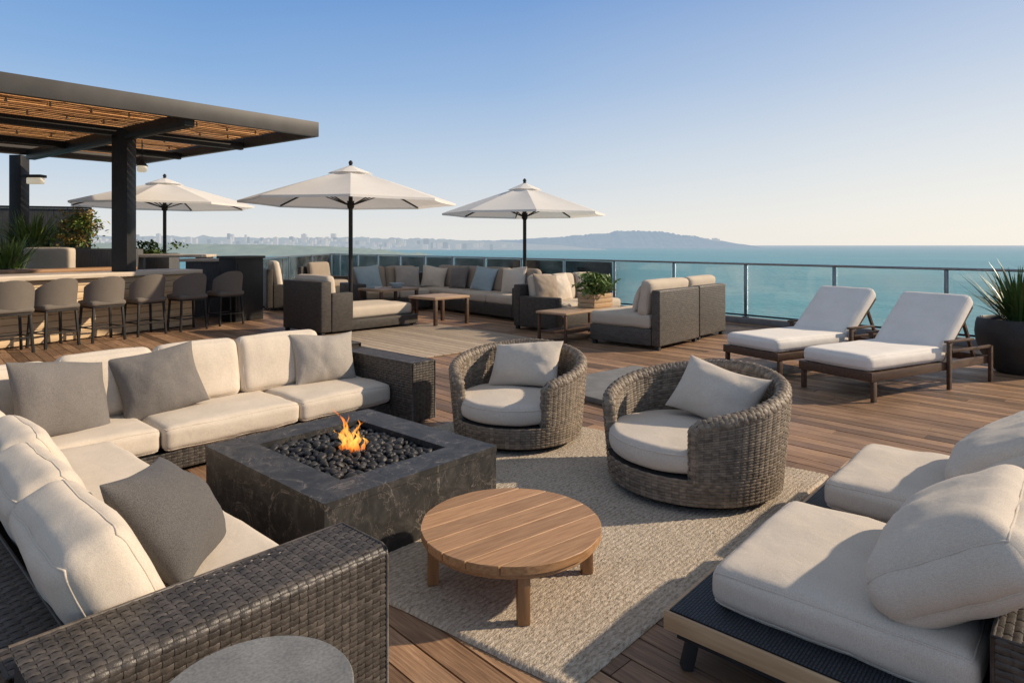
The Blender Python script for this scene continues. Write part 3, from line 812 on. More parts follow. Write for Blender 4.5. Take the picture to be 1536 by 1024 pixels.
# ------------------------------------------------------------------ right foreground lounge chairs
def lounge(label, corner, seed):
    t = thing('lounge_chair', label, 'chair', corner, T)
    w, d = .86, .80
    bm = NB(); sp(bm, -.11, w+.03, -d-.02, .09, .16, .205, .006); obj('platform', bm, M['navy'], t, uv=True)
    bm = NB(); sp(bm, -.125, -.111, -d-.03, .105, .135, .20, .003); sp(bm, w+.031, w+.045, -d-.03, .105, .135, .20, .003)
    sp(bm, -.11, w+.03, .091, .105, .135, .20, .003); obj('wood_edge', bm, M['pine'], t)
    bm = NB(); sp(bm, -.09, w+.01, -d-.0, .07, .10, .158); obj('frame', bm, M['black'], t)
    for x in (-.06, w-.03):
        for y in (.02, -d+.06):
            bm = NB(); bar(bm, (x,y,.12), (x+(-.02 if x < 0 else .02), y+(.02 if y > 0 else -.02), 0), .04, .04, .004); obj('leg', bm, M['black'], t)
    cushpart('seat_cushion', 'oat', t, w, d-.01, .14, TM(w/2, -d/2, .277), .045, .025, 26, seed, .009)
    o = cushpart('back_cushion', 'oat', t, w-.02, .49, .18, UPM(.49), .085, .055, 32, seed+3, .015, .014)
    o.location = (w/2, -d+.29, .375); o.rotation_euler = (R(56), R(1), 0)
    bm = NB(); weave_box(bm, .02, w+.0, -d-.11, -d-.025, .06, .42, 'xXyYZ', .036, .021, .0036); o = obj('backrest', bm, M['strand'], t, ang=180, recalc=False)
    bm = NB(); sp(bm, .026, w-.006, -d-.104, -d-.031, .062, .414); obj('core', bm, M['gap'], o, smooth=False)
    return t
lounge('cream lounge chair nearest the camera on the right, on navy woven platform', Vector((.7015,2.306,0)), 31)
lounge('cream lounge chair second from camera, right of the nearer tub chair', Vector((1.52,3.146,0)), 41)

# ------------------------------------------------------------------ chaise longues
def chaise(label, loc, rz, src=None):
    t = thing('chaise_longue', label, 'chaise longue', loc, rz)
    w = .76; bm = NB()
    for y in (-w/2, w/2): sp(bm, 0, 2.12, y-.022, y+.022, .20, .285, .005)
    sp(bm, -.02, .025, -w/2-.02, w/2+.02, .198, .288, .005); sp(bm, 2.08, 2.12, -w/2+.025, w/2-.025, .203, .282, .004)
    for k in range(11): sp(bm, .08+k*.115, .15+k*.115, -w/2+.024, w/2-.024, .262, .28, .003)
    obj('frame', bm, M['wood_d'], t)
    for x in (.04, 1.26, 2.08):
        for y in (-w/2, w/2):
            bm = NB(); top = .197 if x < .5 else .485 if x < 2 else .40
            yy = y if x < .5 else y+(.04 if y > 0 else -.04); hwid = .028 if x < .5 else .022
            sp(bm, x-hwid, x+hwid, yy-.017, yy+.017, 0, top, .004); obj('leg', bm, M['wood_d'], t)
    for y in (-w/2-.04, w/2+.04):
        bm = NB(); bar(bm, (1.2,y,.498), (1.70,y,.498), .046, .024, .006); bar(bm, (1.30,y,.395), (2.06,y,.395), .028, .03, .004); obj('armrest', bm, M['wood_d'], t)
    bm = NB(); bar(bm, (1.29,-.33,.30), (1.86,-.33,.83), .04, .03); bar(bm, (1.29,.33,.30), (1.86,.33,.83), .04, .03)
    for k in range(6): a = .1+k*.14; bar(bm, (1.27+a*.73,-.3,.285+a*.68), (1.27+a*.73,.3,.285+a*.68), .05, .014)
    bar(bm, (1.75,-.3,.70), (1.98,-.3,.27), .03, .03); bar(bm, (1.75,.3,.70), (1.98,.3,.27), .03, .03)
    obj('back_frame', bm, M['wood_d'], t)
    cushpart('mattress', 'white', t, 1.32, w-.02, .15, TM(.65,0,.362), .055, .014, 18, len(label), .005)
    o = cushpart('back_mattress', 'white', t, .82, w-.02, .15, Matrix.Translation((.41,0,.075)), .055, .016, 18, len(label)+1, .005)
    o.location = (1.29,0,.31); o.rotation_euler = (0, R(-43), 0)
    return t
cz = math.atan2(.475,.88)
chaise('white cushioned chaise longue by the railing, the one nearer the planter', Vector((3.24,6.43,0)), cz)
chaise('white cushioned chaise longue by the railing, the one on left', Vector((2.80,7.52,0)), cz)

# ------------------------------------------------------------------ plants
def blade(bm, base, az, L, w, up, curl, n=6):
    d = Vector((math.cos(az), math.sin(az), 0)); s = Vector((-d.y, d.x, 0)); prev = None; p = Vector(base); el = up
    for k in range(n+1):
        t = k/n; ww = w*(1-t)**.8*(.55+.9*t if t < .5 else 1)
        row = [bm.verts.new(p-s*ww), bm.verts.new(p+s*ww)]
        if prev: bm.faces.new((prev[0], prev[1], row[1], row[0]))
        prev = row
        p = p+(d*math.cos(el)+Vector((0,0,math.sin(el))))*(L/n); el -= curl/n
def spiky(name, par, c, n, L, w, m, spread=.12, r0=.05):
    bm = NB()
    for i in range(n):
        az = random.uniform(0, 2*PI); up = R(random.uniform(38, 88))
        rr = random.uniform(0, r0)
        blade(bm, (c[0]+rr*math.cos(az), c[1]+rr*math.sin(az), c[2]), az, L*random.uniform(.65,1.1), w, up, random.uniform(.15,.9))
    return obj(name, bm, m, par, ang=180, recalc=False)
def leafcloud(name, par, c, rad, n, m, size=.05):
    bm = NB()
    cl = [Vector((random.gauss(0,.45)*rad[0], random.gauss(0,.45)*rad[1], random.uniform(-.75,.75)*rad[2])) for _ in range(max(6, n//45))]
    for i in range(n):
        b0 = random.choice(cl); p = Vector(c)+b0+Vector([random.gauss(0,.22)*r for r in rad])
        s = size*random.uniform(.6,1.3)
        q = Euler((random.uniform(-1,1), random.uniform(-1,1), random.uniform(0,6.3))).to_matrix()
        bm.faces.new([bm.verts.new(p+q @ Vector(x)*s) for x in ((-1,0,0),(-.2,-.45,.1),(1,0,0),(-.2,.45,.1))])
    return obj(name, bm, m, par, smooth=False, recalc=False)
pp = thing('potted_plant', 'spiky green plant in round black pot at the right edge', 'plant', (5.98,7.55,0))
bm = NB(); lathe(bm, [(0,0),(.20,0),(.235,.02),(.30,.10),(.37,.22),(.415,.35),(.43,.47),(.42,.57),(.405,.63),(.385,.64),(.37,.62),(.37,.57),(0,.57)], 56); obj('pot', bm, M['pot'], pp)
bm = NB(); lathe(bm, [(.368,.585),(.2,.60),(0,.605)], 30); obj('soil', bm, M['soil'], pp)
spiky('foliage', pp, (0,0,.59), 190, .74, .026, M['blade'], r0=.16)

# ------------------------------------------------------------------ umbrellas
def parasol(label, px, Y, diam, ze, zt, rz):
    t = thing('parasol', label, 'parasol', D(px, Y, 0), rz)
    Rr = diam/2; N = 8; bm = NB(); K = 10; Q = 6
    def cz_(s, f):
        sag = math.sin(PI*f)
        return zt-.1-(zt-.1-ze)*(s**1.08)-.05*sag*s*(1-s)*2
    for i in range(N):
        a0, a1 = 2*PI*i/N, 2*PI*(i+1)/N; g = []
        for k in range(K+1):
            s = .05+.95*k/K; row = []
            for q in range(Q+1):
                f = q/Q; p0 = Vector((math.cos(a0), math.sin(a0), 0)); p1 = Vector((math.cos(a1), math.sin(a1), 0))
                p = p0.lerp(p1, f)*(Rr*s*(1-.03*math.sin(PI*f)*s**3)); p.z = cz_(s, f)
                row.append(bm.verts.new(p))
            g.append(row)
        for k in range(K):
            for q in range(Q): bm.faces.new((g[k][q], g[k+1][q], g[k+1][q+1], g[k][q+1]))
        hem = [bm.verts.new(v.co+Vector((0,0,-.045))) for v in g[-1]]
        for q in range(Q): bm.faces.new((g[-1][q], hem[q], hem[q+1], g[-1][q+1]))
    bmesh.ops.remove_doubles(bm, verts=bm.verts, dist=.001)
    cn = obj('canopy', bm, M['canvas'], t, ang=9, recalc=False)
    bm = NB(); ap = bm.verts.new((0,0,zt-.01)); rg = []
    for i in range(N*2):
        a = PI*i/N; r_ = Rr*.21*(1 if i % 2 == 0 else .95)
        rg.append(bm.verts.new((r_*math.cos(a), r_*math.sin(a), cz_(.21,0)+.03-(0 if i % 2 == 0 else -.012))))
    for i in range(N*2): bm.faces.new((ap, rg[i], rg[(i+1) % (2*N)]))
    obj('vent_cap', bm, M['canvas'], cn, ang=9, recalc=False)
    bm = NB(); lathe(bm, [(0,zt+.09),(.03,zt+.07),(.045,zt+.03),(.03,zt),(.04,zt-.03),(0,zt-.03)], 12); obj('finial', bm, M['metal'], t)
    bm = NB(); tube(bm, [(0,0,.05),(0,0,zt-.02)], .042, 12); obj('pole', bm, M['metal'], t)
    bm = NB(); lathe(bm, [(.07,ze+.02),(.07,ze-.1),(.05,ze-.14),(0,ze-.14)], 14); obj('hub', bm, M['metal'], t)
    for i in range(N):
        a = 2*PI*i/N; d = Vector((math.cos(a), math.sin(a), 0))
        bm = NB(); bar(bm, d*(Rr*.06)+Vector((0,0,cz_(.06,0)-.03)), d*(Rr*.985)+Vector((0,0,cz_(.985,0)-.02)), .022, .03)
        bar(bm, d*.06+Vector((0,0,ze-.06)), d*(Rr*.5)+Vector((0,0,cz_(.5,0)-.03)), .016, .02); obj('rib', bm, M['metal'], t)
    bm = NB(); lathe(bm, [(0,.1),(.06,.11),(.07,.09),(.36,.07),(.38,.05),(.38,0),(0,0)], 28); obj('base', bm, M['metal'], t)
parasol('white parasol farthest left, seen behind the pergola post', 247, 16, 4.25, 2.5, 3.2, R(10))
parasol('white parasol in the middle, largest of the three', 526, 13, 4.3, 2.38, 3.14, R(14))
parasol('white parasol on the right, above the dark wicker sofas', 787, 15, 3.85, 2.24, 2.98, R(6))

# ------------------------------------------------------------------ middle seating
ws = 100
def wseat(name, label, cat, loc, rz, w, d, bh=.3, sh=.48, backh=.86, bt=.14, cush=.98, arms=(), ncush=1, m='mcream', wk='wick', armh=.6, bd_=None):
    global ws
    t = thing(name, label, cat, (loc[0], loc[1], 0), rz)
    bm = NB(); sp(bm, -w/2, w/2, -d/2, d/2-bt, .06, bh, .015); obj('base', bm, M[wk], t, uv=True)
    bm = NB(); sp(bm, -w/2, w/2, d/2-bt+.002, d/2, .06, backh, .025, 3); obj('backrest', bm, M[wk], t, uv=True)
    x0, x1 = -w/2, w/2
    for a in arms:
        bm = NB(); yf = -d/2-.004 if bd_ is None else d/2-bt-bd_
        if a < 0: sp(bm, -w/2-.004, -w/2+.16, yf, d/2-bt, .055, armh, .025, 3); x0 = -w/2+.16
        else: sp(bm, w/2-.16, w/2+.004, yf, d/2-bt, .055, armh, .025, 3); x1 = w/2-.16
        obj('armrest', bm, M[wk], t, uv=True)
    for x in (-w/2+.06, w/2-.06):
        for y in (-d/2+.06, d/2-.06):
            bm = NB(); sp(bm, x-.03, x+.03, y-.03, y+.03, 0, .058); obj('leg', bm, M['black'], t, smooth=False)
    cw = (x1-x0)/ncush
    for i in range(ncush):
        ws += 1; cx_ = x0+cw*(i+.5)
        bm = NB(); cushion(bm, cw-.01, d-bt-.02, sh-bh, TM(cx_, -bt/2-.01, (bh+sh)/2), .05, .02, 10, ws); obj('seat_cushion', bm, M[m], t, ang=180)
        bm = NB(); hh = cush-sh+.04; upcush(bm, cw-.02, hh, .16, .03, .06, 10, ws+50, .008)
        o = obj('back_cushion', bm, M[m], t, ang=180); o.location = (cx_, d/2-bt-.17, sh-.02); o.rotation_euler = (R(-9),0,0)
    return t
wseat('daybed', 'long dark wicker daybed seen from behind, under the middle parasol', 'daybed', Vector((-3.12,10.46,0))+U*1.02-V*.62, T+R(90), 1.24, 2.04, .22, .42, .90, .2, .97, (-1,), 1, 'mcream', 'wick', .70, .42)
wseat('armchair', 'wide wicker armchair with beige cushions, nearest of the far pair', 'armchair', (2.06,9.92), T+R(180), 1.25, 1.2, .3, .5, .86, .14, .98, (), 1, 'mcream', 'wick2')
wseat('armchair', 'wicker armchair seen from behind, on right of the far pair', 'armchair', (2.885,10.84), T+R(180), .98, 1.1, .3, .5, .86, .14, .98, (), 1, 'mcream', 'wick2')
LC = Vector((.84,11.70,0))+U*.35
wseat('loveseat', 'dark wicker loveseat with beige pillows behind the plant box', 'sofa', LC, T, 2.05, .98, .3, .48, .8, .14, .95, (-1,), 3, 'mcream')
wseat('armchair', 'cream cushioned armchair standing left of the middle parasol pole', 'armchair', D(432,15.3), T+R(70), 1.1, 1.1, .32, .5, .95, .14, 1.12, (-1,1), 1, 'cream')
wseat('armchair', 'far dark wicker armchair right behind the middle parasol pole', 'armchair', D(488,18.5), T+R(20), 1.2, 1.0, .32, .5, .9, .14, 1.0, (-1,1), 1, 'taupe')
KA = math.atan2(.634,.773); K0 = Vector((-1.75,16.3,0))
kx = Vector((.773,.634,0)); ky = Vector((-.634,.773,0))
sec = thing('corner_sofa', 'dark wicker corner sofa with taupe cushions in front of railing', 'sofa', K0, KA)
for nm, b in (('base', (-.95,-.16,-3.9,-.16,.06,.3)), ('base', (-2.6,-.955,-.95,-.16,.06,.3)), ('backrest', (-.155,0,-3.9,0,.06,.84)), ('backrest', (-2.6,-.16,-.155,0,.06,.84)),
              ('armrest', (-.95,-.16,-4.1,-3.905,.06,.66)), ('armrest', (-2.8,-2.605,-.95,0,.06,.66))):
    bm = NB(); sp(bm, *b, .02, 3); obj(nm, bm, M['wick'], sec, uv=True)
for i in range(4):
    bm = NB(); cushion(bm, .76, .92, .19, TM(-.55,-.45-.93*i-.22,.395), .05, .02, 10, i); obj('seat_cushion', bm, M['mcream'], sec, ang=180)
    bm = NB(); upcush(bm, .9, .56, .18, .04, .07, 10, i+5)
    o = obj('back_cushion', bm, M['taupe'], sec, ang=180); o.location = (-.29,-.45-.93*i-.2,.46); o.rotation_euler = (R(-11),0,R(-90))
for i in range(2):
    bm = NB(); cushion(bm, .8, .76, .19, TM(-1.37-.82*i,-.56,.395), .05, .02, 10, i+9); obj('seat_cushion', bm, M['mcream'], sec, ang=180)
    bm = NB(); upcush(bm, .8, .56, .18, .04, .07, 10, i+15)
    o = obj('back_cushion', bm, M['taupe'], sec, ang=180); o.location = (-1.37-.82*i,-.29,.46); o.rotation_euler = (R(-11),0,0)
def K(x, y, z): return K0+kx*x+ky*y+Vector((0,0,z))
pillow('pale blue pillow at the far left end of the corner sofa', K(-2.3,-.58,.49), KA+R(6), .64, .58, .26, 'blue', R(18), R(-5), 12)
pillow('grey pillow on the far left wing of the corner sofa', K(-1.35,-.56,.49), KA-R(6), .64, .56, .26, 'lgrey', R(18), R(5), 13)
pillow('pale blue pillow on the right wing of the corner sofa', K(-.58,-2.35,.49), KA-R(80), .64, .58, .26, 'blue', R(20), R(6), 14)
pillow('off white pillow at right end of the corner sofa beside its arm', K(-.56,-3.45,.49), KA-R(75), .62, .58, .26, 'cream', R(16), R(-4), 15)
pillow('off white pillow in the corner of the far corner sofa', K(-.72,-.62,.49), KA-R(40), .60, .54, .24, 'cream', R(18), R(6), 25)
pillow('dark grey pillow on the right wing of the corner sofa, left of blue one', K(-.58,-1.45,.49), KA-R(84), .60, .54, .24, 'grey', R(18), R(-6), 26)
def LV(x, y, z): return LC+U*x-V*y+Vector((0,0,z))
pillow('taupe pillow at left on the dark wicker loveseat', LV(-.62,.0,.47), T+R(-8), .58, .54, .24, 'taupe', R(16), R(4), 16)
pillow('off white pillow in the middle of the dark wicker loveseat', LV(-.12,.01,.47), T+R(6), .56, .52, .24, 'cream', R(16), R(-4), 17)
pillow('pale grey pillow at right on the loveseat, behind the plant box', LV(.62,.01,.47), T+R(-5), .56, .52, .24, 'lgrey', R(16), R(4), 19)
pillow('beige pillow on the wide wicker armchair nearest the plant box', Vector((2.06,9.92,.49))+V*.02-U*.2, T+R(186), .56, .46, .22, 'cream', R(20), R(4), 20)
pillow('rust brown pillow lying on the wicker daybed', Vector((-3.12,10.46,.43))+U*.72-V*.45, T+R(60), .5, .34, .18, 'rust', R(52), 0, 18)
def lowtable(label, loc, rz, w, d, h, top, legm, shelf=False, leg=.03, tk=.05):
    t = thing('low_table', label, 'table', (loc[0], loc[1], 0), rz)
    bm = NB(); sp(bm, -w/2, w/2, -d/2, d/2, h-tk, h, .008); obj('tabletop', bm, M[top], t)
    for x in (-w/2+.04, w/2-.04):
        for y in (-d/2+.04, d/2-.04):
            bm = NB(); sp(bm, x-leg, x+leg, y-leg, y+leg, 0, h-tk-.001, .004); obj('leg', bm, M[legm], t)
    if shelf:
        bm = NB(); sp(bm, -w/2+.05, w/2-.05, -d/2+.05, d/2-.05, .14, .165, .004); obj('shelf', bm, M[legm], t)
    return t
lowtable('square tan topped wooden coffee table right of the daybed end', (-1.40,12.30), T, .88, .78, .54, 'tanwood', 'wood_d')
lowtable('low wooden coffee table holding a small bowl and a book', (-2.62,13.6), T, 1.0, .8, .60, 'tanwood', 'wood_d', True)
lowtable('long thin framed wooden table with shelf carrying the plant box', (1.08,10.42), T, 1.45, .6, .47, 'tanwood', 'wood_d', True, .02, .035)
bm = NB(); lathe(bm, [(0,.0),(.09,.0),(.15,.07),(.16,.1),(.145,.1),(.08,.02),(0,.02)], 24)
o = obj('bowl', bm, M['blue']); o.location = (-2.45,13.6,.602); tag(o, 'small pale bowl on the low wooden coffee table', 'bowl')
bk = thing('book', 'closed pale book lying beside the bowl on coffee table', 'book', (-2.9,13.5,.602), T+R(20))
bm = NB(); sp(bm, -.14,.14,-.1,.1,.002,.03); obj('pages', bm, M['white'], bk, smooth=False)
bm = NB(); sp(bm, -.145,.148,-.105,.105,.0305,.035); sp(bm, -.149,-.1455,-.105,.105,.0,.035); obj('cover', bm, M['blue'], bk, smooth=False)
pb = thing('plant_box', 'weathered wooden box of bushy green leaves on the far table', 'plant', (1.40,10.76,.472), T)
bm = NB()
for x0, x1, y0, y1 in ((-.27,.27,-.17,-.145),(-.27,.27,.145,.17),(-.27,-.245,-.143,.143),(.245,.27,-.143,.143)):
    for k in range(3): sp(bm, x0, x1, y0, y1, .003+k*.075, .003+k*.075+.07, .004)
obj('wooden_box', bm, M['pine'], pb)
bm = NB(); sp(bm, -.24,.24,-.14,.14,.01,.19); obj('soil', bm, M['soil'], pb)
leafcloud('foliage', pb, (0,0,.34), (.36,.26,.20), 1100, M['leaf2'], .055)

# ------------------------------------------------------------------ pergola
PC = Vector((-3.5,11.4,0)); PW = Vector((-.812,.584,0))
def PG(a, b, z): return PC-U*a+PW*b+Vector((0,0,z))
pe = thing('pergola', 'dark steel pergola with brown slatted roof above the bar', 'pergola', (0,0,0))
A1, B1, ZT = 9.0, 6.7, 3.69
for nm, p0, p1 in (('fascia', PG(-.04,0,ZT-.13), PG(A1,0,ZT-.13)), ('fascia', PG(0,.05,ZT-.13), PG(0,B1-.05,ZT-.13)), ('fascia', PG(-.04,B1,ZT-.13), PG(A1,B1,ZT-.13))):
    bm = NB(); bar(bm, p0, p1, .09, .26, .006); obj(nm, bm, M['fascia'] , pe)
bm = NB(); k = 0
while .16+k*.155 < B1-.1:
    b = .16+k*.155; a = .08
    while a < A1:
        L = random.uniform(1.6,2.6); bar(bm, PG(a,b,ZT-.07+random.uniform(-.008,.008)), PG(min(a+L-.01,A1),b+random.uniform(-.01,.01),ZT-.07), .105, .03); a += L
    k += 1
obj('slat_roof', bm, M['slat'], pe)
for a in (2.12, 5.4, 8.4):
    bm = NB(); bar(bm, PG(a,.06,ZT-.26), PG(a,B1-.06,ZT-.26), .16, .2, .006); obj('beam', bm, M['metal'], pe)
for b in (2.2, 4.6):
    bm = NB(); bar(bm, PG(.06,b,ZT-.24), PG(A1,b,ZT-.24), .12, .14, .006); obj('beam', bm, M['metal'], pe)
for p, w in ((D(186,11.1),.135),(D(29,14.2),.13),(D(-330,9.5),.13)):
    bm = NB(); sp(bm, p.x-w, p.x+w, p.y-w, p.y+w, 0, ZT-.2, .008); obj('post', bm, M['metal'], pe)
sl = thing('string_lights', 'thin string of small unlit bulbs strung under the pergola slats', 'string lights', (0,0,0))
bm = NB(); bulbs = []
for b in (.9, 1.8, 3.1, 4.0, 5.4):
    pts = []
    for k in range(37):
        a = .4+k*.17; pts.append(PG(a, b, ZT-.11-.03*abs(math.sin(k*PI/6))))
        if k % 3 == 1: bulbs.append(pts[-1])
    tube(bm, pts, .005, 5)
obj('cable', bm, M['black'], sl)
b0 = None
for p in bulbs:
    if b0 is None:
        bm = NB(); lathe(bm, [(0,0),(.012,-.008),(.012,-.03),(.02,-.045),(.018,-.06),(0,-.07)], 10); b0 = obj('bulb', bm, M['bulb'], sl); b0.location = p
    else:
        c_ = b0.copy(); COL.objects.link(c_); c_.parent = sl; c_.location = p
ln = thing('pendant_lamp', 'small dark pendant lamp hanging right of the pergola post', 'lamp', D(213,12.6,3.06))
bm = NB(); tube(bm, [(0,0,.1),(0,0,.52)], .008, 6); lathe(bm, [(0,.13),(.03,.12),(.05,.07),(.11,.0),(.10,.0),(.04,.06),(0,.06)], 20); obj('shade', bm, M['metal'], ln)
bm = NB(); lathe(bm, [(.09,.0),(.09,-.09),(.06,-.12),(0,-.12)], 16); obj('globe', bm, M['lamp'], ln)
ln = thing('wall_lamp', 'bracket lamp with pale box shade beside the left pergola post', 'lamp', D(52,14.0,2.86))
bm = NB(); sp(bm, -.22,.2,-.1,.1,.12,.18,.01); bar(bm, (-.3,0,.14), (-.2,0,.14), .03, .03); obj('bracket', bm, M['metal'], ln)
bm = NB(); sp(bm, -.14,.18,-.07,.07,-.02,.118,.02); obj('shade', bm, M['lamp'], ln)

# ------------------------------------------------------------------ bar and stools
BA = math.atan2(.893,.45); B0 = Vector((-5.95,12.0,0)); bx_ = Vector((.45,.893,0)); by_ = Vector((-.893,.45,0))
def BL(x, y, z=0): return B0+bx_*x+by_*y+Vector((0,0,z))
br = thing('bar_counter', 'long bar counter with tan slatted front under the pergola', 'bar', B0, BA)
bm = NB(); sp(bm, -6.5, 0, .03, .72, .08, .97); obj('body', bm, M['black'], br, smooth=False)
bm = NB()
for k in range(9): sp(bm, -6.5, .0, .0, .028, .02+k*.106, .02+k*.106+.099, .004)
obj('front_panel', bm, M['barwood'], br)
bm = NB(); sp(bm, -6.6, .08, -.12, .85, .978, 1.05, .006); obj('counter_top', bm, M['bartop'], br)
bm = NB(); sp(bm, -6.5, -.02, .05, .7, 0, .078); obj('plinth', bm, M['black'], br, smooth=False)
bb = thing('back_counter', 'brown topped back counter behind the bar', 'counter', BL(0,2.0), BA)
bm = NB(); sp(bm, -6, .1, 0, .6, 0, 1.0); obj('body', bm, M['fence'], bb, smooth=False)
bm = NB(); sp(bm, -6.05, .15, -.05, .65, 1.002, 1.06, .006); obj('counter_top', bm, M['teak'], bb)
cab = thing('bar_cabinet', 'tall dark cabinet at the far end of the bar', 'cabinet', D(362,12.9), BA)
bm = NB(); sp(bm, -.34,.34,-.24,.24,0,1.24,.006); obj('body', bm, M['metal'], cab)
bm = NB(); sp(bm, -.37,.37,-.27,.27,1.242,1.29,.006); obj('top', bm, M['fascia'], cab)
bm = NB(); sp(bm, -.29,.29,-.252,-.242,.1,1.15,.003); obj('door', bm, M['metal'], cab)
ht = thing('high_table', 'tall table with tan top behind the bar stools', 'table', D(255,14.2), BA-R(60))
bm = NB(); sp(bm, -.85,.85,-.4,.4,1.24,1.30,.006); obj('tabletop', bm, M['bartop'], ht)
for x in (-.75,.75):
    bm = NB(); sp(bm, x-.05,x+.05,-.35,.35,0,1.238,.004); obj('leg', bm, M['metal'], ht)
hc = thing('high_table', 'tall dark counter between the bar and the cabinet', 'table', D(318,13.6), BA-R(60))
bm = NB(); sp(bm, -.55,.55,-.3,.3,1.16,1.22,.006); obj('tabletop', bm, M['bartop'], hc)
bm = NB(); sp(bm, -.45,.45,-.22,.22,0,1.158,.004); obj('body', bm, M['fence'], hc)
stool = thing('bar_stool', 'x', 'stool')
bm = NB(); cushion(bm, .52, .46, .09, TM(0,0,.60), .04, .014, 8, 2); obj('seat', bm, M['stoolfab'], stool, ang=180)
bm = NB(); g = []
zs = (.62,.70,.82,.95,1.02)
for i in range(17):
    a = R(-64+128*i/16); row = []
    for j, z in enumerate(zs):
        rr = .34; k_ = abs(a)/R(64)
        zz = z-(.16*k_**2.2)*(j/4); row.append([Vector((math.sin(a)*rr, -(math.cos(a)*rr)+.10-(zz-.6)*.14, zz)), a])
    g.append(row)
th = .04
vo = [[bm.verts.new(p) for p, a in row] for row in g]
vi = [[bm.verts.new(p+Vector((-math.sin(a), math.cos(a), 0))*th) for p, a in row] for row in g]
NI, NJ = len(g)-1, len(zs)-1
for i in range(NI):
    for j in range(NJ):
        bm.faces.new((vo[i][j], vo[i+1][j], vo[i+1][j+1], vo[i][j+1])); bm.faces.new((vi[i][j], vi[i][j+1], vi[i+1][j+1], vi[i+1][j]))
    bm.faces.new((vo[i][NJ], vo[i+1][NJ], vi[i+1][NJ], vi[i][NJ])); bm.faces.new((vo[i][0], vi[i][0], vi[i+1][0], vo[i+1][0]))
for i in (0, NI):
    for j in range(NJ): bm.faces.new((vo[i][j], vo[i][j+1], vi[i][j+1], vi[i][j]))
obj('backrest', bm, M['stoolfab'], stool, ang=50)
for x, y in ((-.21,-.18),(.21,-.18),(-.21,.18),(.21,.18)):
    bm = NB(); bar(bm, (x,y,.58), (x*1.15,y*1.15,0), .032, .032, .003)
    obj('leg', bm, M['metal'], stool)
bm = NB(); fr = [(-.225,-.2,.22),(.225,-.2,.22),(.225,.2,.22),(-.225,.2,.22)]
for a, b in zip(fr, fr[1:]+fr[:1]): bar(bm, a, b, .02, .02)
obj('footrest', bm, M['metal'], stool)
bm = NB(); sp(bm, -.235,.235,-.205,.205,.528,.553,.004); obj('seat_frame', bm, M['metal'], stool)
spots = [(10,8.9,'taupe bar stool cut off by the left edge of the frame'),(80,9.5,'taupe bar stool second from the left at the bar'),(153,10.1,'taupe bar stool third from the left, left of pergola post'),
         (217,10.75,'taupe bar stool fourth from left, right below the pergola post'),(281,11.4,'taupe bar stool fifth from left, near the bar end'),(338,12.15,'taupe bar stool farthest right, in front of dark cabinet')]
for i, (px, Y, l) in enumerate(spots):
    o = stool if i == 0 else dup(stool)
    p = D(px, Y); o.location = (p.x, p.y, 0); o.rotation_euler = (0,0,BA+R(random.uniform(-7,7))); o['label'] = l; o['group'] = 'bar stools along the bar'
# back-left planting
fe = thing('board_fence', 'dark grey board fence behind the plants at far left', 'fence', (0,0,0))
bm = NB(); f0, f1 = D(-160,15.2), D(137,16.4)
n = 30
for k in range(n):
    a, b = f0.lerp(f1, k/n), f0.lerp(f1, (k+.93)/n); bar(bm, a+Vector((0,0,1.22)), b+Vector((0,0,1.22)), .03, 2.42)
obj('board_panel', bm, M['fence'], fe, smooth=False)
bm = NB(); bar(bm, f0+Vector((0,0,2.46)), f1+Vector((0,0,2.46)), .08, .05); obj('cap_rail', bm, M['metal'], fe)
def planter(label, px0, px1, Y, h, kind, z0=0):
    a, b = D(px0, Y), D(px1, Y); w = (b-a).length
    t = thing('planter', label, 'planter', (a+b)/2, 0)
    bm = NB(); sp(bm, -w/2, w/2, -.25, .25, 0, h, .01); obj('box', bm, M['fence'], t)
    bm = NB(); sp(bm, -w/2+.04, w/2-.04, -.21, .21, h, h+.012); obj('soil', bm, M['soil'], t)
    return t, w
t, w = planter('dark planter with a tall spray of spiky grass at far left', -20, 84, 13.9, 1.36, 's'); spiky('foliage', t, (.25,0,1.36), 240, 1.0, .03, M['leaf2'], r0=.4)
t, w = planter('dark planter with a bushy green and golden shrub before the fence', 88, 205, 13.7, 1.42, 'b')
leafcloud('foliage', t, (-.42,0,1.80), (.46,.34,.42), 900, M['leaf2'], .055); leafcloud('blossom', t, (-.42,-.08,1.88), (.44,.32,.40), 500, M['leaf3'], .05)
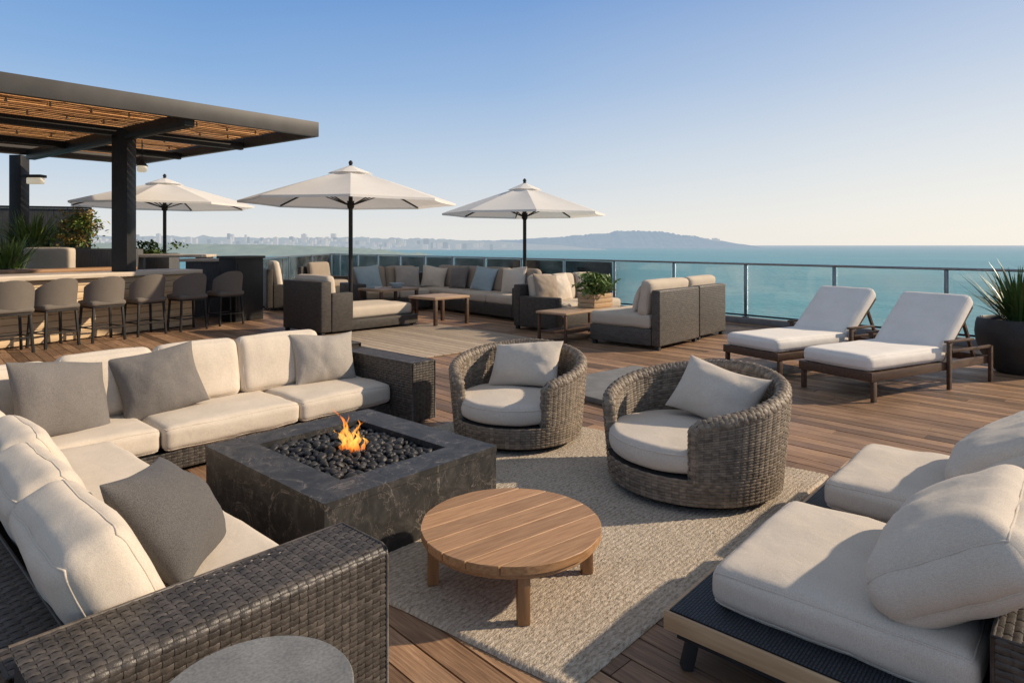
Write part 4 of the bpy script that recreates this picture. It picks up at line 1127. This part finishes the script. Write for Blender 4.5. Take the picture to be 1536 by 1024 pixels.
t, w = planter('dark planter with low spiky grass at left edge, behind bar', -40, 28, 12.3, 1.05, 's'); spiky('foliage', t, (.2,0,1.05), 140, .75, .024, M['leaf2'], r0=.3)
t, w = planter('low dark planter of trailing green shrubs right of the pergola post', 196, 262, 15.6, 1.3, 'b'); leafcloud('foliage', t, (0,0,1.42), (.5,.25,.2), 500, M['leaf'], .06)
bo = thing('booth_seat', 'tan high backed booth seat behind the bar', 'seat', D(68,13.0), R(-8))
bm = NB(); sp(bm, -.55,.55,-.3,.4,0,.95,.02); obj('base', bm, M['fence'], bo)
bm = NB(); cushion(bm, 1.06,.2,.5, TM(0,.1,1.2), .05,.01,10,4); obj('back_cushion', bm, M['mcream'], bo, ang=180)

# ------------------------------------------------------------------ hillside with trees left of the terrace
bm = NB(); prev = None
for i in range(13):
    r = 16*i/12; ring = []
    for k in range(24):
        a = 2*PI*k/24; z = -6.5-15.6*(i/12)**2+noise.noise(Vector((r*math.cos(a)*.2, r*math.sin(a)*.2, 0)))
        ring.append(bm.verts.new((-17+r*1.0*math.cos(a), 40+r*math.sin(a), z)))
    if prev:
        for k in range(24): bm.faces.new((prev[k], prev[(k+1) % 24], ring[(k+1) % 24], ring[k]))
    prev = ring
bmesh.ops.remove_doubles(bm, verts=bm.verts, dist=.01)
tag(obj('hillside', bm, M['leaf'], ang=180), kind='structure')
for i, (x, y, zt, l) in enumerate(((-13.5,33,-.2,'bushy green tree below the far left glass railing, nearest one'),(-16,37,.4,'bushy green tree below the far left glass railing, middle one'),(-13,41,-.2,'bushy green tree below the far left railing, farthest one'))):
    t = thing('tree', l, 'tree', (x,y,-8.5)); hh = zt+8.5
    bm = NB(); tube(bm, [(0,0,-.5),(.1,0,hh*.35),(.05,.1,hh*.7)], [.28,.2,.1], 8)
    for k in range(5): a = k*1.3; tube(bm, [(.08,0,hh*.4),(1.2*math.cos(a),1.2*math.sin(a),hh*.7)], [.1,.04], 6)
    obj('trunk', bm, M['bark'], t); leafcloud('crown', t, (0,0,hh*.72), (2.4,2.4,2.2), 1500, M['leaf'], .26)
